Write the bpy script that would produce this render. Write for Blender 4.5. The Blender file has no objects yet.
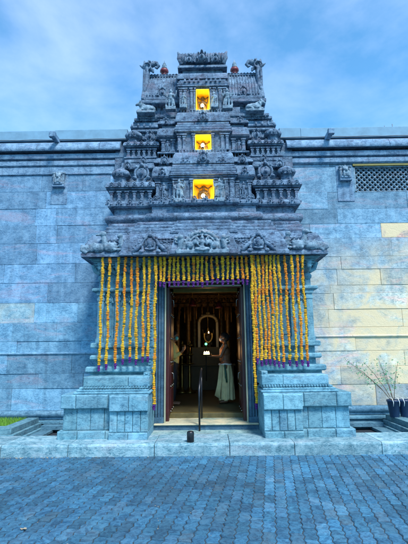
import bpy, bmesh, math, random
from mathutils import Vector, Matrix, noise
random.seed(7)
R = math.radians
scene = bpy.context.scene
C = scene.collection
# ------------------------------------------------------------------ camera
F, PITCH, ROLL, YAW, EYE = 408.0, 10.9, 0.65, 0.5, 1.5
XA = -0.055                       # the gateway's axis
cam = bpy.data.cameras.new('camera'); cam.sensor_width = 36; cam.lens = F*36/544
cam.clip_start = 0.05; cam.clip_end = 2000
co = bpy.data.objects.new('camera', cam); C.objects.link(co)
co.matrix_world = Matrix.Translation((0,0,EYE)) @ Matrix.Rotation(R(YAW),4,'Z') @ Matrix.Rotation(R(90+PITCH),4,'X') @ Matrix.Rotation(R(-ROLL),4,'Z')
scene.camera = co
RM = co.matrix_world.to_3x3()
def Z(py, Y): return EYE + Y*math.tan(math.atan((272-py)/F)+R(PITCH))
def zc(Y, z): return Y*math.cos(R(PITCH))+(z-EYE)*math.sin(R(PITCH))
def HW(pxw, py, Y): return pxw*zc(Y, Z(py,Y))/F
def AT(px, py, Y):                # measured point of the place on the plane at distance Y
    d = RM @ Vector(((px-204)/F, (272-py)/F, -1.0))
    t = Y/d.y
    return Vector((d.x*t, Y, EYE+d.z*t))
# ------------------------------------------------------------------ materials
def nn(nt, t, **kw):
    n = nt.nodes.new(t)
    for k, v in kw.items():
        if k.startswith('i_'): n.inputs[k[2:]].default_value = v
        else: setattr(n, k, v)
    return n
def ramp(nt, src, stops):
    r = nt.nodes.new('ShaderNodeValToRGB'); e = r.color_ramp.elements
    while len(e) < len(stops): e.new(0.5)
    for q, (p, c) in zip(e, stops): q.position = p; q.color = (*c, 1) if len(c) == 3 else c
    nt.links.new(src, r.inputs[0]); return r.outputs[0]
def mixc(nt, fac, a, b, mode='MIX'):
    m = nt.nodes.new('ShaderNodeMix'); m.data_type = 'RGBA'; m.blend_type = mode
    for s, v in ((m.inputs[0], fac), (m.inputs[6], a), (m.inputs[7], b)):
        if isinstance(v, bpy.types.NodeSocket): nt.links.new(v, s)
        elif isinstance(v, (int, float)): s.default_value = v
        else: s.default_value = (*v, 1)
    return m.outputs[2]
def newmat(name):
    m = bpy.data.materials.new(name); m.use_nodes = True
    return m, m.node_tree, m.node_tree.nodes['Principled BSDF']
def stone(name, base, dark, pale, stain=(0.36,0.27,0.27), scale=1.0, bump=0.5, rough=0.85, tint=False, stain_amt=0.5, streak=0.5, fine=60):
    m, nt, b = newmat(name)
    g = nn(nt, 'ShaderNodeNewGeometry').outputs['Position']
    mp = nn(nt, 'ShaderNodeMapping'); nt.links.new(g, mp.inputs[0]); mp.inputs['Scale'].default_value = (scale,)*3
    P = mp.outputs[0]
    def noi(s, d=6, r=0.6, vec=P, dist=0.0):
        n = nn(nt, 'ShaderNodeTexNoise', i_Scale=s, i_Detail=d, i_Roughness=r, i_Distortion=dist); nt.links.new(vec, n.inputs['Vector']); return n.outputs[0]
    big = noi(1.1, 5, .65, dist=.6); mid = noi(7, 8, .7); fin = noi(fine, 6, .75)
    col = ramp(nt, mid, [(0.36, dark), (0.5, base), (0.63, pale)])
    col = mixc(nt, ramp(nt, big, [(0.35,(0,0,0)),(0.65,(1,1,1))]), mixc(nt, 0.35, col, dark), col)
    # pinkish / rusty veins drawn out along the bed of the stone
    m2 = nn(nt, 'ShaderNodeMapping'); nt.links.new(g, m2.inputs[0]); m2.inputs['Scale'].default_value = (0.55*scale, 0.6*scale, 2.4*scale)
    v = noi(1.6, 7, .62, m2.outputs[0], 1.2)
    vf = ramp(nt, v, [(0.54,(0,0,0)),(0.66,(stain_amt,)*3)])
    col = mixc(nt, vf, col, stain)
    # veining
    m4 = nn(nt, 'ShaderNodeMapping'); nt.links.new(g, m4.inputs[0]); m4.inputs['Scale'].default_value = (2.2, 2.2, 7.0); m4.inputs['Rotation'].default_value = (0, .28, 0)
    ve = noi(2.2, 9, .7, m4.outputs[0], 2.2)
    col = mixc(nt, ramp(nt, ve, [(0.45,(0,0,0)),(0.5,(.75,)*3),(0.55,(0,0,0))]), col, pale)
    col = mixc(nt, ramp(nt, ve, [(0.56,(0,0,0)),(0.61,(.6,)*3),(0.66,(0,0,0))]), col, dark)
    pt = noi(3.1, 3, .5, dist=.3); col = mixc(nt, ramp(nt, pt, [(0.38,(.22,)*3),(0.48,(0,0,0))]), col, tuple(c*.8 for c in dark)); col = mixc(nt, ramp(nt, pt, [(0.56,(0,0,0)),(0.7,(.25,)*3)]), col, pale)
    # rain streaks (run down the face)
    m3 = nn(nt, 'ShaderNodeMapping'); nt.links.new(g, m3.inputs[0]); m3.inputs['Scale'].default_value = (9, 9, .45)
    st = noi(1.0, 6, .65, m3.outputs[0])
    col = mixc(nt, ramp(nt, st, [(0.5,(0,0,0)),(0.72,(streak,)*3)]), col, tuple(c*.35 for c in dark))
    # speckle
    col = mixc(nt, ramp(nt, fin, [(0.33,(.6,)*3),(0.44,(0,0,0)),(1,(0,0,0))]), col, tuple(c*.4 for c in dark))
    col = mixc(nt, ramp(nt, fin, [(0.0,(0,0,0)),(0.62,(0,0,0)),(0.75,(.5,)*3)]), col, tuple(min(1, c*1.35) for c in pale))
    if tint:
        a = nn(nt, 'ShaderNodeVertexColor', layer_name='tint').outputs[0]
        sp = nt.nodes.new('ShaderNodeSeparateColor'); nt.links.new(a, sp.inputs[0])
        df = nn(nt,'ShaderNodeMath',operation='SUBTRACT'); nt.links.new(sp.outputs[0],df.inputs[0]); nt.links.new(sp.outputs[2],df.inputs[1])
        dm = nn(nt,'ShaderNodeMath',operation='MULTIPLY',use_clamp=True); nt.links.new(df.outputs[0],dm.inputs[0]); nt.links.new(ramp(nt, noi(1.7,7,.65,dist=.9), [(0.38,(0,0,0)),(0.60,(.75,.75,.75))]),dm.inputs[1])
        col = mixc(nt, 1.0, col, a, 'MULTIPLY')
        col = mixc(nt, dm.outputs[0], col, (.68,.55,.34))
    nt.links.new(col, b.inputs['Base Color'])
    b.inputs['Roughness'].default_value = rough
    hs = nn(nt, 'ShaderNodeMath', operation='ADD'); nt.links.new(mid, hs.inputs[0]); 
    h2 = nn(nt, 'ShaderNodeMath', operation='MULTIPLY'); nt.links.new(fin, h2.inputs[0]); h2.inputs[1].default_value = .6
    nt.links.new(h2.outputs[0], hs.inputs[1])
    bp = nn(nt, 'ShaderNodeBump', i_Strength=bump, i_Distance=0.03); nt.links.new(hs.outputs[0], bp.inputs['Height'])
    nt.links.new(bp.outputs[0], b.inputs['Normal'])
    return m
def plain(name, col, rough=0.6, metal=0.0, var=0.25, s=25, bump=0.15, attr=False):
    m, nt, b = newmat(name)
    g = nn(nt, 'ShaderNodeNewGeometry').outputs['Position']
    n = nn(nt, 'ShaderNodeTexNoise', i_Scale=s, i_Detail=6, i_Roughness=.65); nt.links.new(g, n.inputs['Vector'])
    c = ramp(nt, n.outputs[0], [(0.3, tuple(x*(1-var) for x in col)), (0.7, tuple(min(1, x*(1+var)) for x in col))])
    if attr:
        a = nn(nt, 'ShaderNodeVertexColor', layer_name='tint').outputs[0]; c = mixc(nt, 1.0, c, a, 'MULTIPLY')
    nt.links.new(c, b.inputs['Base Color'])
    b.inputs['Roughness'].default_value = rough; b.inputs['Metallic'].default_value = metal
    bp = nn(nt, 'ShaderNodeBump', i_Strength=bump, i_Distance=0.01); nt.links.new(n.outputs[0], bp.inputs['Height']); nt.links.new(bp.outputs[0], b.inputs['Normal'])
    return m
def emit(name, col, st):
    m, nt, b = newmat(name)
    b.inputs['Base Color'].default_value = (*col,1); b.inputs['Emission Color'].default_value = (*col,1); b.inputs['Emission Strength'].default_value = st
    return m
M = {}
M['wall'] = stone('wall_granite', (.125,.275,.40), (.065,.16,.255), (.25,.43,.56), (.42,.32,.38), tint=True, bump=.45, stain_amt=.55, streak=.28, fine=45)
M['eave'] = stone('eave_granite', (.12,.24,.37), (.045,.10,.18), (.25,.40,.54), (.32,.25,.33), bump=.5, streak=.5)
M['tower'] = stone('carved_granite', (.062,.125,.215), (.014,.030,.065), (.21,.33,.45), (.24,.17,.22), bump=.6, streak=.55, stain_amt=.4)
M['base'] = stone('dressed_granite', (.10,.26,.34), (.04,.13,.19), (.20,.41,.49), (.30,.34,.34), bump=.3, streak=.25, stain_amt=.3, tint=True)
M['statue'] = stone('statue_granite', (.12,.21,.29), (.035,.07,.11), (.28,.41,.50), scale=2, bump=.4, streak=.3)
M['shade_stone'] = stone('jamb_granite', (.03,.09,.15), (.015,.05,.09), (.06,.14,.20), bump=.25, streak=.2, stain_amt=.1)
M['kerb'] = stone('kerb_stone', (.15,.32,.38), (.05,.15,.20), (.34,.50,.55), (.45,.42,.46), bump=.5, tint=True, streak=.3, stain_amt=.4)
M['paver'] = stone('concrete_paver', (.020,.105,.185), (.009,.055,.11), (.050,.18,.28), (.08,.20,.28), scale=3, rough=.95, bump=.6, tint=True, streak=0, stain_amt=.5, fine=50)
M['joint'] = plain('joint_sand', (.03,.045,.055), .95, s=40)
M['soil'] = plain('soil', (.010,.018,.028), .95, s=18, bump=.5)
M['band'] = plain('roof_plaster', (.15,.29,.40), .8, var=.15, s=5)
M['yellow'] = plain('yellow_paint', (.86,.56,.02), .6, var=.08)
M['dark'] = plain('dark_bronze', (.06,.045,.03), .5)
M['redpaint'] = plain('red_paint', (.17,.02,.025), .45, var=.3)
M['greenpaint'] = plain('green_paint', (.04,.12,.07), .45, var=.3)
M['redwood'] = plain('red_varnished_wood', (.045,.005,.006), .4, var=.35, s=9)
M['olivewood'] = plain('yellow_ochre_paint', (.17,.15,.025), .5, var=.25, s=9)
M['brownwood'] = plain('worn_brown_wood', (.09,.07,.02), .5, var=.4, s=9)
M['cream'] = plain('cream_paint', (.34,.36,.25), .5, var=.12, s=9)
M['steel'] = plain('steel', (.25,.24,.22), .4, 1.0, var=.05)
M['gold'] = plain('brass', (.22,.15,.04), .35, .9, var=.2)
M['black'] = plain('black_metal', (.012,.014,.018), .35, .3, var=.3)
M['marigold'] = plain('marigold_petals', (1,1,1), .75, var=.25, s=180, bump=.8, attr=True)
M['purple'] = plain('purple_petals', (.09,.008,.17), .7, var=.45, s=150, bump=.8)
M['inner_wall'] = plain('dark_brown_plaster', (.035,.024,.012), .8, var=.5, s=3)  # hall walls and floor: very dark brown base colours
M['inner_floor'] = plain('dark_brown_floor', (.05,.042,.014), .6, var=.3, s=4)
M['skin'] = plain('brown_skin', (.20,.085,.04), .5, var=.1, s=14, bump=.05)
M['hair'] = plain('black_hair', (.004,.0035,.003), .85, var=.3, s=90, bump=.4)
M['dhoti'] = plain('white_cotton', (.82,.66,.34), .8, var=.14, s=8)
M['teal'] = plain('teal_cloth', (.10,.45,.42), .8, var=.1)
M['white'] = plain('white_cloth', (.75,.75,.72), .8, var=.08)
M['beige'] = plain('pale_yellow_cloth', (.80,.55,.16), .8, var=.15)
M['blueclo'] = plain('navy_cloth', (.02,.035,.10), .8, var=.3)
M['darkclo'] = plain('dark_cloth', (.015,.015,.02), .8, var=.3)
M['woodgold'] = plain('dull_gilded_wood', (.20,.11,.03), .5, .3, var=.5, s=12)
M['marble'] = plain('pale_marble', (.22,.19,.11), .4, var=.12, s=6)
M['pot'] = plain('dark_blue_plastic', (.008,.03,.08), .4, var=.2)
M['grass'] = plain('grass_blades', (.10,.24,.02), .7, var=.5, s=30, attr=True)
M['leaf'] = plain('sapling_leaf', (.09,.26,.13), .6, var=.4, s=40)
M['twig'] = plain('twig_bark', (.12,.09,.06), .8)
M['dryleaf'] = plain('dry_leaf', (.30,.25,.17), .8, var=.3, s=60)
M['cable'] = plain('grey_cable', (.10,.13,.16), .6)
M['bulb'] = emit('lit_bulb', (1,.78,.30), 22)
M['flame'] = emit('flame', (1,.55,.20), 14)
M['green_led'] = emit('green_lamp', (.15,1,.35), 1.4)
# ------------------------------------------------------------------ mesh helpers
class MB:
    def __init__(s): s.v=[]; s.f=[]; s.c=[]; s.sm=[]; s.col=None; s.smooth=False
    def add(s, vs, fs, col=None, smooth=None):
        o=len(s.v); s.v += [tuple(p) for p in vs]
        for f in fs:
            s.f.append([i+o for i in f]); s.c.append(col or s.col or (1,1,1)); s.sm.append(s.smooth if smooth is None else smooth)
    def box(s, x0,x1,y0,y1,z0,z1, col=None):
        if x0>x1: x0,x1=x1,x0
        s.add([(x0,y0,z0),(x1,y0,z0),(x1,y1,z0),(x0,y1,z0),(x0,y0,z1),(x1,y0,z1),(x1,y1,z1),(x0,y1,z1)],
              [(0,3,2,1),(4,5,6,7),(0,1,5,4),(1,2,6,5),(2,3,7,6),(3,0,4,7)], col)
    def face_block(s, x0,x1,yf,yb,z0,z1,ch,col=None):      # block with a chamfered front
        vs=[(x0,yb,z0),(x1,yb,z0),(x1,yb,z1),(x0,yb,z1),(x0,yf+ch,z0),(x1,yf+ch,z0),(x1,yf+ch,z1),(x0,yf+ch,z1),
            (x0+ch,yf,z0+ch),(x1-ch,yf,z0+ch),(x1-ch,yf,z1-ch),(x0+ch,yf,z1-ch)]
        s.add(vs,[(8,9,10,11),(4,5,9,8),(5,6,10,9),(6,7,11,10),(7,4,8,11),(0,1,5,4),(1,2,6,5),(2,3,7,6),(3,0,4,7),(3,2,1,0)],col)
    def ell(s, c, r, seg=10, rings=6, rot=None, col=None, smooth=True):
        vs=[];fs=[]; c=Vector(c); r=(r,r,r) if isinstance(r,(int,float)) else r
        rm = rot.to_matrix() if rot else None
        def pt(p):
            p=Vector((p[0]*r[0],p[1]*r[1],p[2]*r[2]))
            return c+(rm@p if rm else p)
        vs.append(pt((0,0,1)))
        for i in range(1,rings):
            a=math.pi*i/rings
            for j in range(seg):
                b=2*math.pi*j/seg; vs.append(pt((math.sin(a)*math.cos(b),math.sin(a)*math.sin(b),math.cos(a))))
        vs.append(pt((0,0,-1)))
        for j in range(seg): fs.append((0,1+j,1+(j+1)%seg))
        for i in range(rings-2):
            for j in range(seg):
                a=1+i*seg+j; b=1+i*seg+(j+1)%seg; fs.append((a,a+seg,b+seg,b))
        l=len(vs)-1; o=1+(rings-2)*seg
        for j in range(seg): fs.append((l,o+(j+1)%seg,o+j))
        s.add(vs,fs,col,smooth)
    def tube(s, pts, rad, seg=8, col=None, smooth=True, sq=1.0):
        pts=[Vector(p) for p in pts]; n=len(pts)
        rad=[rad]*n if isinstance(rad,(int,float)) else rad
        vs=[];fs=[]; up=None
        for i,p in enumerate(pts):
            t=(pts[min(i+1,n-1)]-pts[max(i-1,0)]).normalized()
            if up is None:
                up=Vector((0,1,0)) if abs(t.y)<.9 else Vector((1,0,0))
            a=(up-t*up.dot(t)).normalized(); b=t.cross(a); up=a
            for j in range(seg):
                q=2*math.pi*j/seg; vs.append(p+a*math.cos(q)*rad[i]*sq+b*math.sin(q)*rad[i])
        for i in range(n-1):
            for j in range(seg):
                k=(j+1)%seg; fs.append((i*seg+j,i*seg+k,(i+1)*seg+k,(i+1)*seg+j))
        fs.append(tuple(range(seg-1,-1,-1))); fs.append(tuple((n-1)*seg+j for j in range(seg)))
        s.add(vs,fs,col,smooth)
    def cap(s, p0,p1,r0,r1,seg=12):      # tapered capsule, closed
        p0=Vector(p0);p1=Vector(p1); d=(p1-p0).normalized()
        P=[];Rr=[]
        for a in (90,60,30): P.append(p0-d*r0*math.sin(R(a))); Rr.append(max(r0*math.cos(R(a)),r0*.08))
        P.append(p0);Rr.append(r0);P.append(p1);Rr.append(r1)
        for a in (30,60,90): P.append(p1+d*r1*math.sin(R(a))); Rr.append(max(r1*math.cos(R(a)),r1*.08))
        s.tube(P,Rr,seg)
    def lathe(s, c, prof, seg=16, col=None, smooth=True, rib=0, ribn=8, sx=1, sy=1):
        vs=[];fs=[]
        for (r,z) in prof:
            for j in range(seg):
                q=2*math.pi*j/seg; rr=r*(1+rib*abs(math.sin(q*ribn/2)))
                vs.append((c[0]+math.cos(q)*rr*sx,c[1]+math.sin(q)*rr*sy,c[2]+z))
        for i in range(len(prof)-1):
            for j in range(seg):
                k=(j+1)%seg; fs.append((i*seg+j,i*seg+k,(i+1)*seg+k,(i+1)*seg+j))
        fs.append(tuple(range(seg-1,-1,-1))); fs.append(tuple((len(prof)-1)*seg+j for j in range(seg)))
        s.add(vs,fs,col,smooth)
    def sweep(s, plan, prof, smooth=False, col=None):    # plan CCW axis-aligned polygon, prof [(offset,z)]
        n=len(plan); vs=[];fs=[]
        nor=[]
        for i in range(n):
            a=plan[i]; b=plan[(i+1)%n]; d=Vector((b[0]-a[0],b[1]-a[1])).normalized(); nor.append((d.y,-d.x))
        for (o,z) in prof:
            for i in range(n):
                n0=nor[i-1]; n1=nor[i]
                ox = n0[0] if abs(n0[0])>.5 else n1[0]; oy = n0[1] if abs(n0[1])>.5 else n1[1]
                if abs(n0[0]-n1[0])<1e-4 and abs(n0[1]-n1[1])<1e-4: ox,oy=n0
                vs.append((plan[i][0]+ox*o,plan[i][1]+oy*o,z))
        for k in range(len(prof)-1):
            for i in range(n):
                j=(i+1)%n; fs.append((k*n+i,k*n+j,(k+1)*n+j,(k+1)*n+i))
        fs.append(tuple(range(n-1,-1,-1))); fs.append(tuple((len(prof)-1)*n+i for i in range(n)))
        s.add(vs,fs,col,smooth)
    def extx(s, x0,x1, prof, col=None):   # profile (y,z) extruded along x
        n=len(prof); vs=[(x0,y,z) for y,z in prof]+[(x1,y,z) for y,z in prof]
        fs=[(i,(i+1)%n,n+(i+1)%n,n+i) for i in range(n)]+[tuple(range(n-1,-1,-1)),tuple(range(n,2*n))]
        s.add(vs,fs,col)
    def build(s, name, mat, parent=None, bevel=0, remesh=0, loc=(0,0,0), smooth_it=0):
        me=bpy.data.meshes.new(name); me.from_pydata(s.v,[],s.f); 
        at=me.color_attributes.new('tint','FLOAT_COLOR','CORNER')
        buf=[]
        for f,c in zip(s.f,s.c):
            if callable(c):
                for i in f: q=c(*s.v[i]); buf += [q[0],q[1],q[2],1.0]
            else: buf += [c[0],c[1],c[2],1.0]*len(f)
        at.data.foreach_set('color',buf)
        me.polygons.foreach_set('use_smooth',s.sm)
        bm=bmesh.new(); bm.from_mesh(me); bmesh.ops.recalc_face_normals(bm,faces=bm.faces); bm.to_mesh(me); bm.free()
        me.update()
        o=bpy.data.objects.new(name,me); C.objects.link(o)
        mats = mat if isinstance(mat,list) else [mat]
        for q in mats: me.materials.append(q)
        if remesh:
            r=o.modifiers.new('r','REMESH'); r.mode='VOXEL'; r.voxel_size=remesh; r.use_smooth_shade=True
            if smooth_it:
                sm=o.modifiers.new('s','SMOOTH'); sm.iterations=smooth_it; sm.factor=.5
            dg=bpy.context.evaluated_depsgraph_get(); me2=bpy.data.meshes.new_from_object(o.evaluated_get(dg))
            o.modifiers.clear(); o.data=me2; me2.name=name
            if not me2.materials:
                for q in mats: me2.materials.append(q)
        if bevel:
            b=o.modifiers.new('bevel','BEVEL'); b.width=bevel; b.segments=2; b.limit_method='ANGLE'; b.angle_limit=R(40); b.use_clamp_overlap=True
        if parent: o.parent=parent
        if any(loc): 
            o.location=loc
        return o
def thing(name,label,cat,loc=(0,0,0),group=None):
    o=bpy.data.objects.new(name,None); C.objects.link(o); o.location=loc; o.empty_display_size=.1
    tag(o,label,cat,group); return o
def tag(o,label,cat,group=None):
    o['label']=label; o['category']=cat
    if group: o['group']=group
    return o
def keep(o,parent):              # parent an object whose mesh is already in world coordinates
    o.parent=parent; o.matrix_parent_inverse=Matrix.Translation(parent.location).inverted(); return o
def struct(o): o['kind']='structure'; return o
def stuff(o): o['kind']='stuff'; return o
def rt(a=.88,b=1.1): 
    k=random.uniform(a,b); return (k*random.uniform(.97,1.03),k,k*random.uniform(.97,1.03))
# moulding profiles -------------------------------------------------
def p_slab(z0,z1,o=0,ch=.012): return [(o-ch,z0),(o,z0+ch),(o,z1-ch),(o-ch,z1)]
def p_roll(z0,z1,o=0):
    r=(z1-z0)/2; return [(o-r+r*math.cos(R(a)),(z0+z1)/2+r*math.sin(R(a))) for a in range(-90,91,18)]
def p_kap(z0,z1,o,lip=.12):          # curved eave: undercut drip, bulging shoulder
    h=z1-z0; pr=[(-.02,z0+h*.10),(o*.9,z0+h*.04),(o*.97,z0),(o,z0+h*.05),(o,z0+h*.16)]
    for k in range(1,9):
        a=R(90*k/8); pr.append((o*(math.cos(a))*.97, z0+h*.16+(h*.84)*math.sin(a)))
    return pr
def p_steps(z0,z1,o0,o1,n):
    pr=[]; h=(z1-z0)/n
    for k in range(n):
        o=o0+(o1-o0)*k/max(1,n-1); pr += [(o-.012,z0+k*h),(o,z0+k*h+.2*h),(o,z0+(k+1)*h-.25*h),(o-.02,z0+(k+1)*h)]
    return pr
def rect(x0,x1,y0,y1): return [(x0,y0),(x1,y0),(x1,y1),(x0,y1)]
def stepped(fronts,yb):              # fronts [(hw,Y)] outermost first -> CCW plan about XA
    l=[];
    for i,(h,y) in enumerate(fronts):
        if i: l.append((XA-h,fronts[i-1][1]))
        l.append((XA-h,y))
    r=[(2*XA-x,y) for x,y in reversed(l)]
    p=l+r+[(XA+fronts[0][0],yb),(XA-fronts[0][0],yb)]
    return p
def kudu(b,x,y,z,s,depth=.05,body=True):      # horseshoe gable ornament, s = height
    r=s*.34; cz=z+r*1.02
    pts=[]
    for a in range(-58,239,9):
        q=1+.30*math.exp(-((a-90)/22)**2)+(.22*math.exp(-((a+58)/26)**2)+.22*math.exp(-((a-238)/26)**2))
        pts.append((x+r*q*.98*math.cos(R(a)),y,cz+r*q*math.sin(R(a))))
    b.tube(pts,[r*.17*(1.0+.38*(i%2)) for i in range(len(pts))],6,sq=1.0)
    b.ell((x,y+.01,cz),(r*.85,depth*.5,r*.85),12,6)
    b.ell((x,y-.02,cz-r*.1),(r*.32,depth*.8,r*.42),8,6)
    b.ell((x,y-.02,cz+r*.42),(r*.17,depth*.6,r*.17),8,6)
    for sg in (-1,1):
        b.ell((x+sg*r*1.05,y-.01,z+r*.18),(r*.36,depth*.8,r*.28),8,5)
        b.ell((x+sg*r*.75,y,cz+r*.98),(r*.22,depth*.5,r*.26),6,5)
    b.ell((x,y,cz+r*1.25),(r*.34,depth*.7,r*.36),8,6)
    b.tube([(x,y,cz+r*1.35),(x,y,cz+r*1.7),(x,y,z+s)],[r*.2,r*.13,.004],6)
def scroll(b,x,y,z,r,dirn=1,ph=0):
    pts=[(x+dirn*r*(1-k/17)*math.cos(ph+k*.55),y-.012,z+r*(1-k/17)*math.sin(ph+k*.55)) for k in range(14)]
    b.tube(pts,[r*.20]*14,5)
def statue_pts(b,x,y,z,h,face=-1,arms=1,seated=False):
    u=h/8.0
    def q(dx,dz,dy=0): return (x+dx*u,y+dy*u,z+dz*u)
    if not seated:
        for sg in (-1,1):
            b.cap(q(sg*.55,.2),q(sg*.6,2.0),.38*u,.42*u,8); b.cap(q(sg*.6,2.0),q(sg*.42,3.7),.48*u,.6*u,8)
            b.ell(q(sg*.7,.15,-.35),(.35*u,.6*u,.22*u),8,5)
        b.ell(q(0,3.8),(1.05*u,.75*u,.7*u)); zz=0
    else:
        for sg in (-1,1):
            b.cap(q(sg*.6,3.2),q(sg*2.0,2.9,-.6),.62*u,.5*u,8); b.cap(q(sg*2.0,2.9,-.6),q(sg*.2,2.5,-.8),.45*u,.35*u,8)
        b.ell(q(0,3.4),(1.2*u,.9*u,.8*u)); zz=0
    b.cap(q(0,4.0),q(0,5.3),.72*u,.95*u,10)
    b.cap(q(-.85,5.65),q(.85,5.65),.42*u,.42*u,8)
    b.cap(q(0,5.7),q(0,6.4),.32*u,.32*u,8)
    b.ell(q(0,6.75,-.1),(.55*u,.6*u,.68*u)); b.ell(q(0,6.7,-.7),(.12*u,.14*u,.16*u),6,4)
    b.cap(q(0,7.1),q(0,7.9),.55*u,.18*u,8)
    for sg in (-1,1):
        b.ell(q(sg*.62,6.6),(.14*u,.2*u,.34*u),6,4)
        if arms==2:
            b.cap(q(sg*1.1,5.6),q(sg*1.9,5.0,-.2),.3*u,.26*u,8); b.cap(q(sg*1.9,5.0,-.2),q(sg*2.1,6.3,-.5),.26*u,.2*u,8); b.ell(q(sg*2.1,6.7,-.5),(.3*u,.2*u,.4*u),8,5)
        b.cap(q(sg*1.1,5.6),q(sg*1.5,4.4,-.1),.32*u,.26*u,8)
        b.cap(q(sg*1.5,4.4,-.1),q(sg*.9,3.9 if sg==face else 5.0,-.9),.26*u,.2*u,8)
    if not seated:   # club and flowing sash beside the guardian
        b.cap(q(face*1.75,.2,-.5),q(face*1.65,3.6,-.7),.3*u,.16*u,8); b.ell(q(face*1.75,.6,-.5),.45*u,8,6)
        b.cap(q(-face*1.1,3.6),q(-face*1.4,1.2),.22*u,.3*u,8)
def bull_pts(b,x,y,z,L,d):                 # reclining bull facing d
    def q(dx,dz,dy=0): return (x+d*dx*L,y+dy*L,z+dz*L)
    b.ell(q(-.05,.26),(.42*L,.20*L,.23*L),14,8); b.ell(q(.14,.42),(.16*L,.14*L,.14*L)); b.ell(q(-.32,.24),(.18*L,.2*L,.2*L))
    b.cap(q(.22,.38),q(.36,.58),.15*L,.11*L); b.cap(q(.36,.60),q(.52,.52,-.02),.11*L,.07*L); b.ell(q(.55,.50,-.02),(.055*L,.07*L,.06*L),8,6)
    for sg in (-1,1):
        b.cap(q(.36,.69,sg*.07),q(.34,.80,sg*.1),.03*L,.012*L,6); b.cap(q(.33,.64,sg*.1),q(.27,.62,sg*.2),.035*L,.02*L,6)
        b.cap(q(.22,.15,sg*.17),q(.42,.08,sg*.2),.07*L,.05*L,8); b.cap(q(.42,.08,sg*.2),q(.24,.05,sg*.23),.045*L,.035*L,8)
        b.cap(q(-.30,.16,sg*.2),q(-.12,.07,sg*.24),.11*L,.05*L,8)
    b.cap(q(-.48,.3),q(-.5,.1),.03*L,.03*L,6)
    b.tube([(x+d*L*(.24+.13*math.cos(a)*.6),y+L*.165*math.sin(a)*1.0,z+L*(.46-.10*math.cos(a))) for a in [k*math.pi/8 for k in range(17)]],.022*L,6)
# ================================================================== GATEWAY TOWER
T = thing('temple_gateway','carved stone temple gateway tower rising in storeys over a doorway hung with marigold garlands','gateway tower',(XA,7.5,0))
def part(b,name,mat='tower',bevel=.006,**k): return keep(b.build(name,M[mat] if isinstance(mat,str) else mat,None,bevel,**k),T)
YB = 9.4
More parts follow.
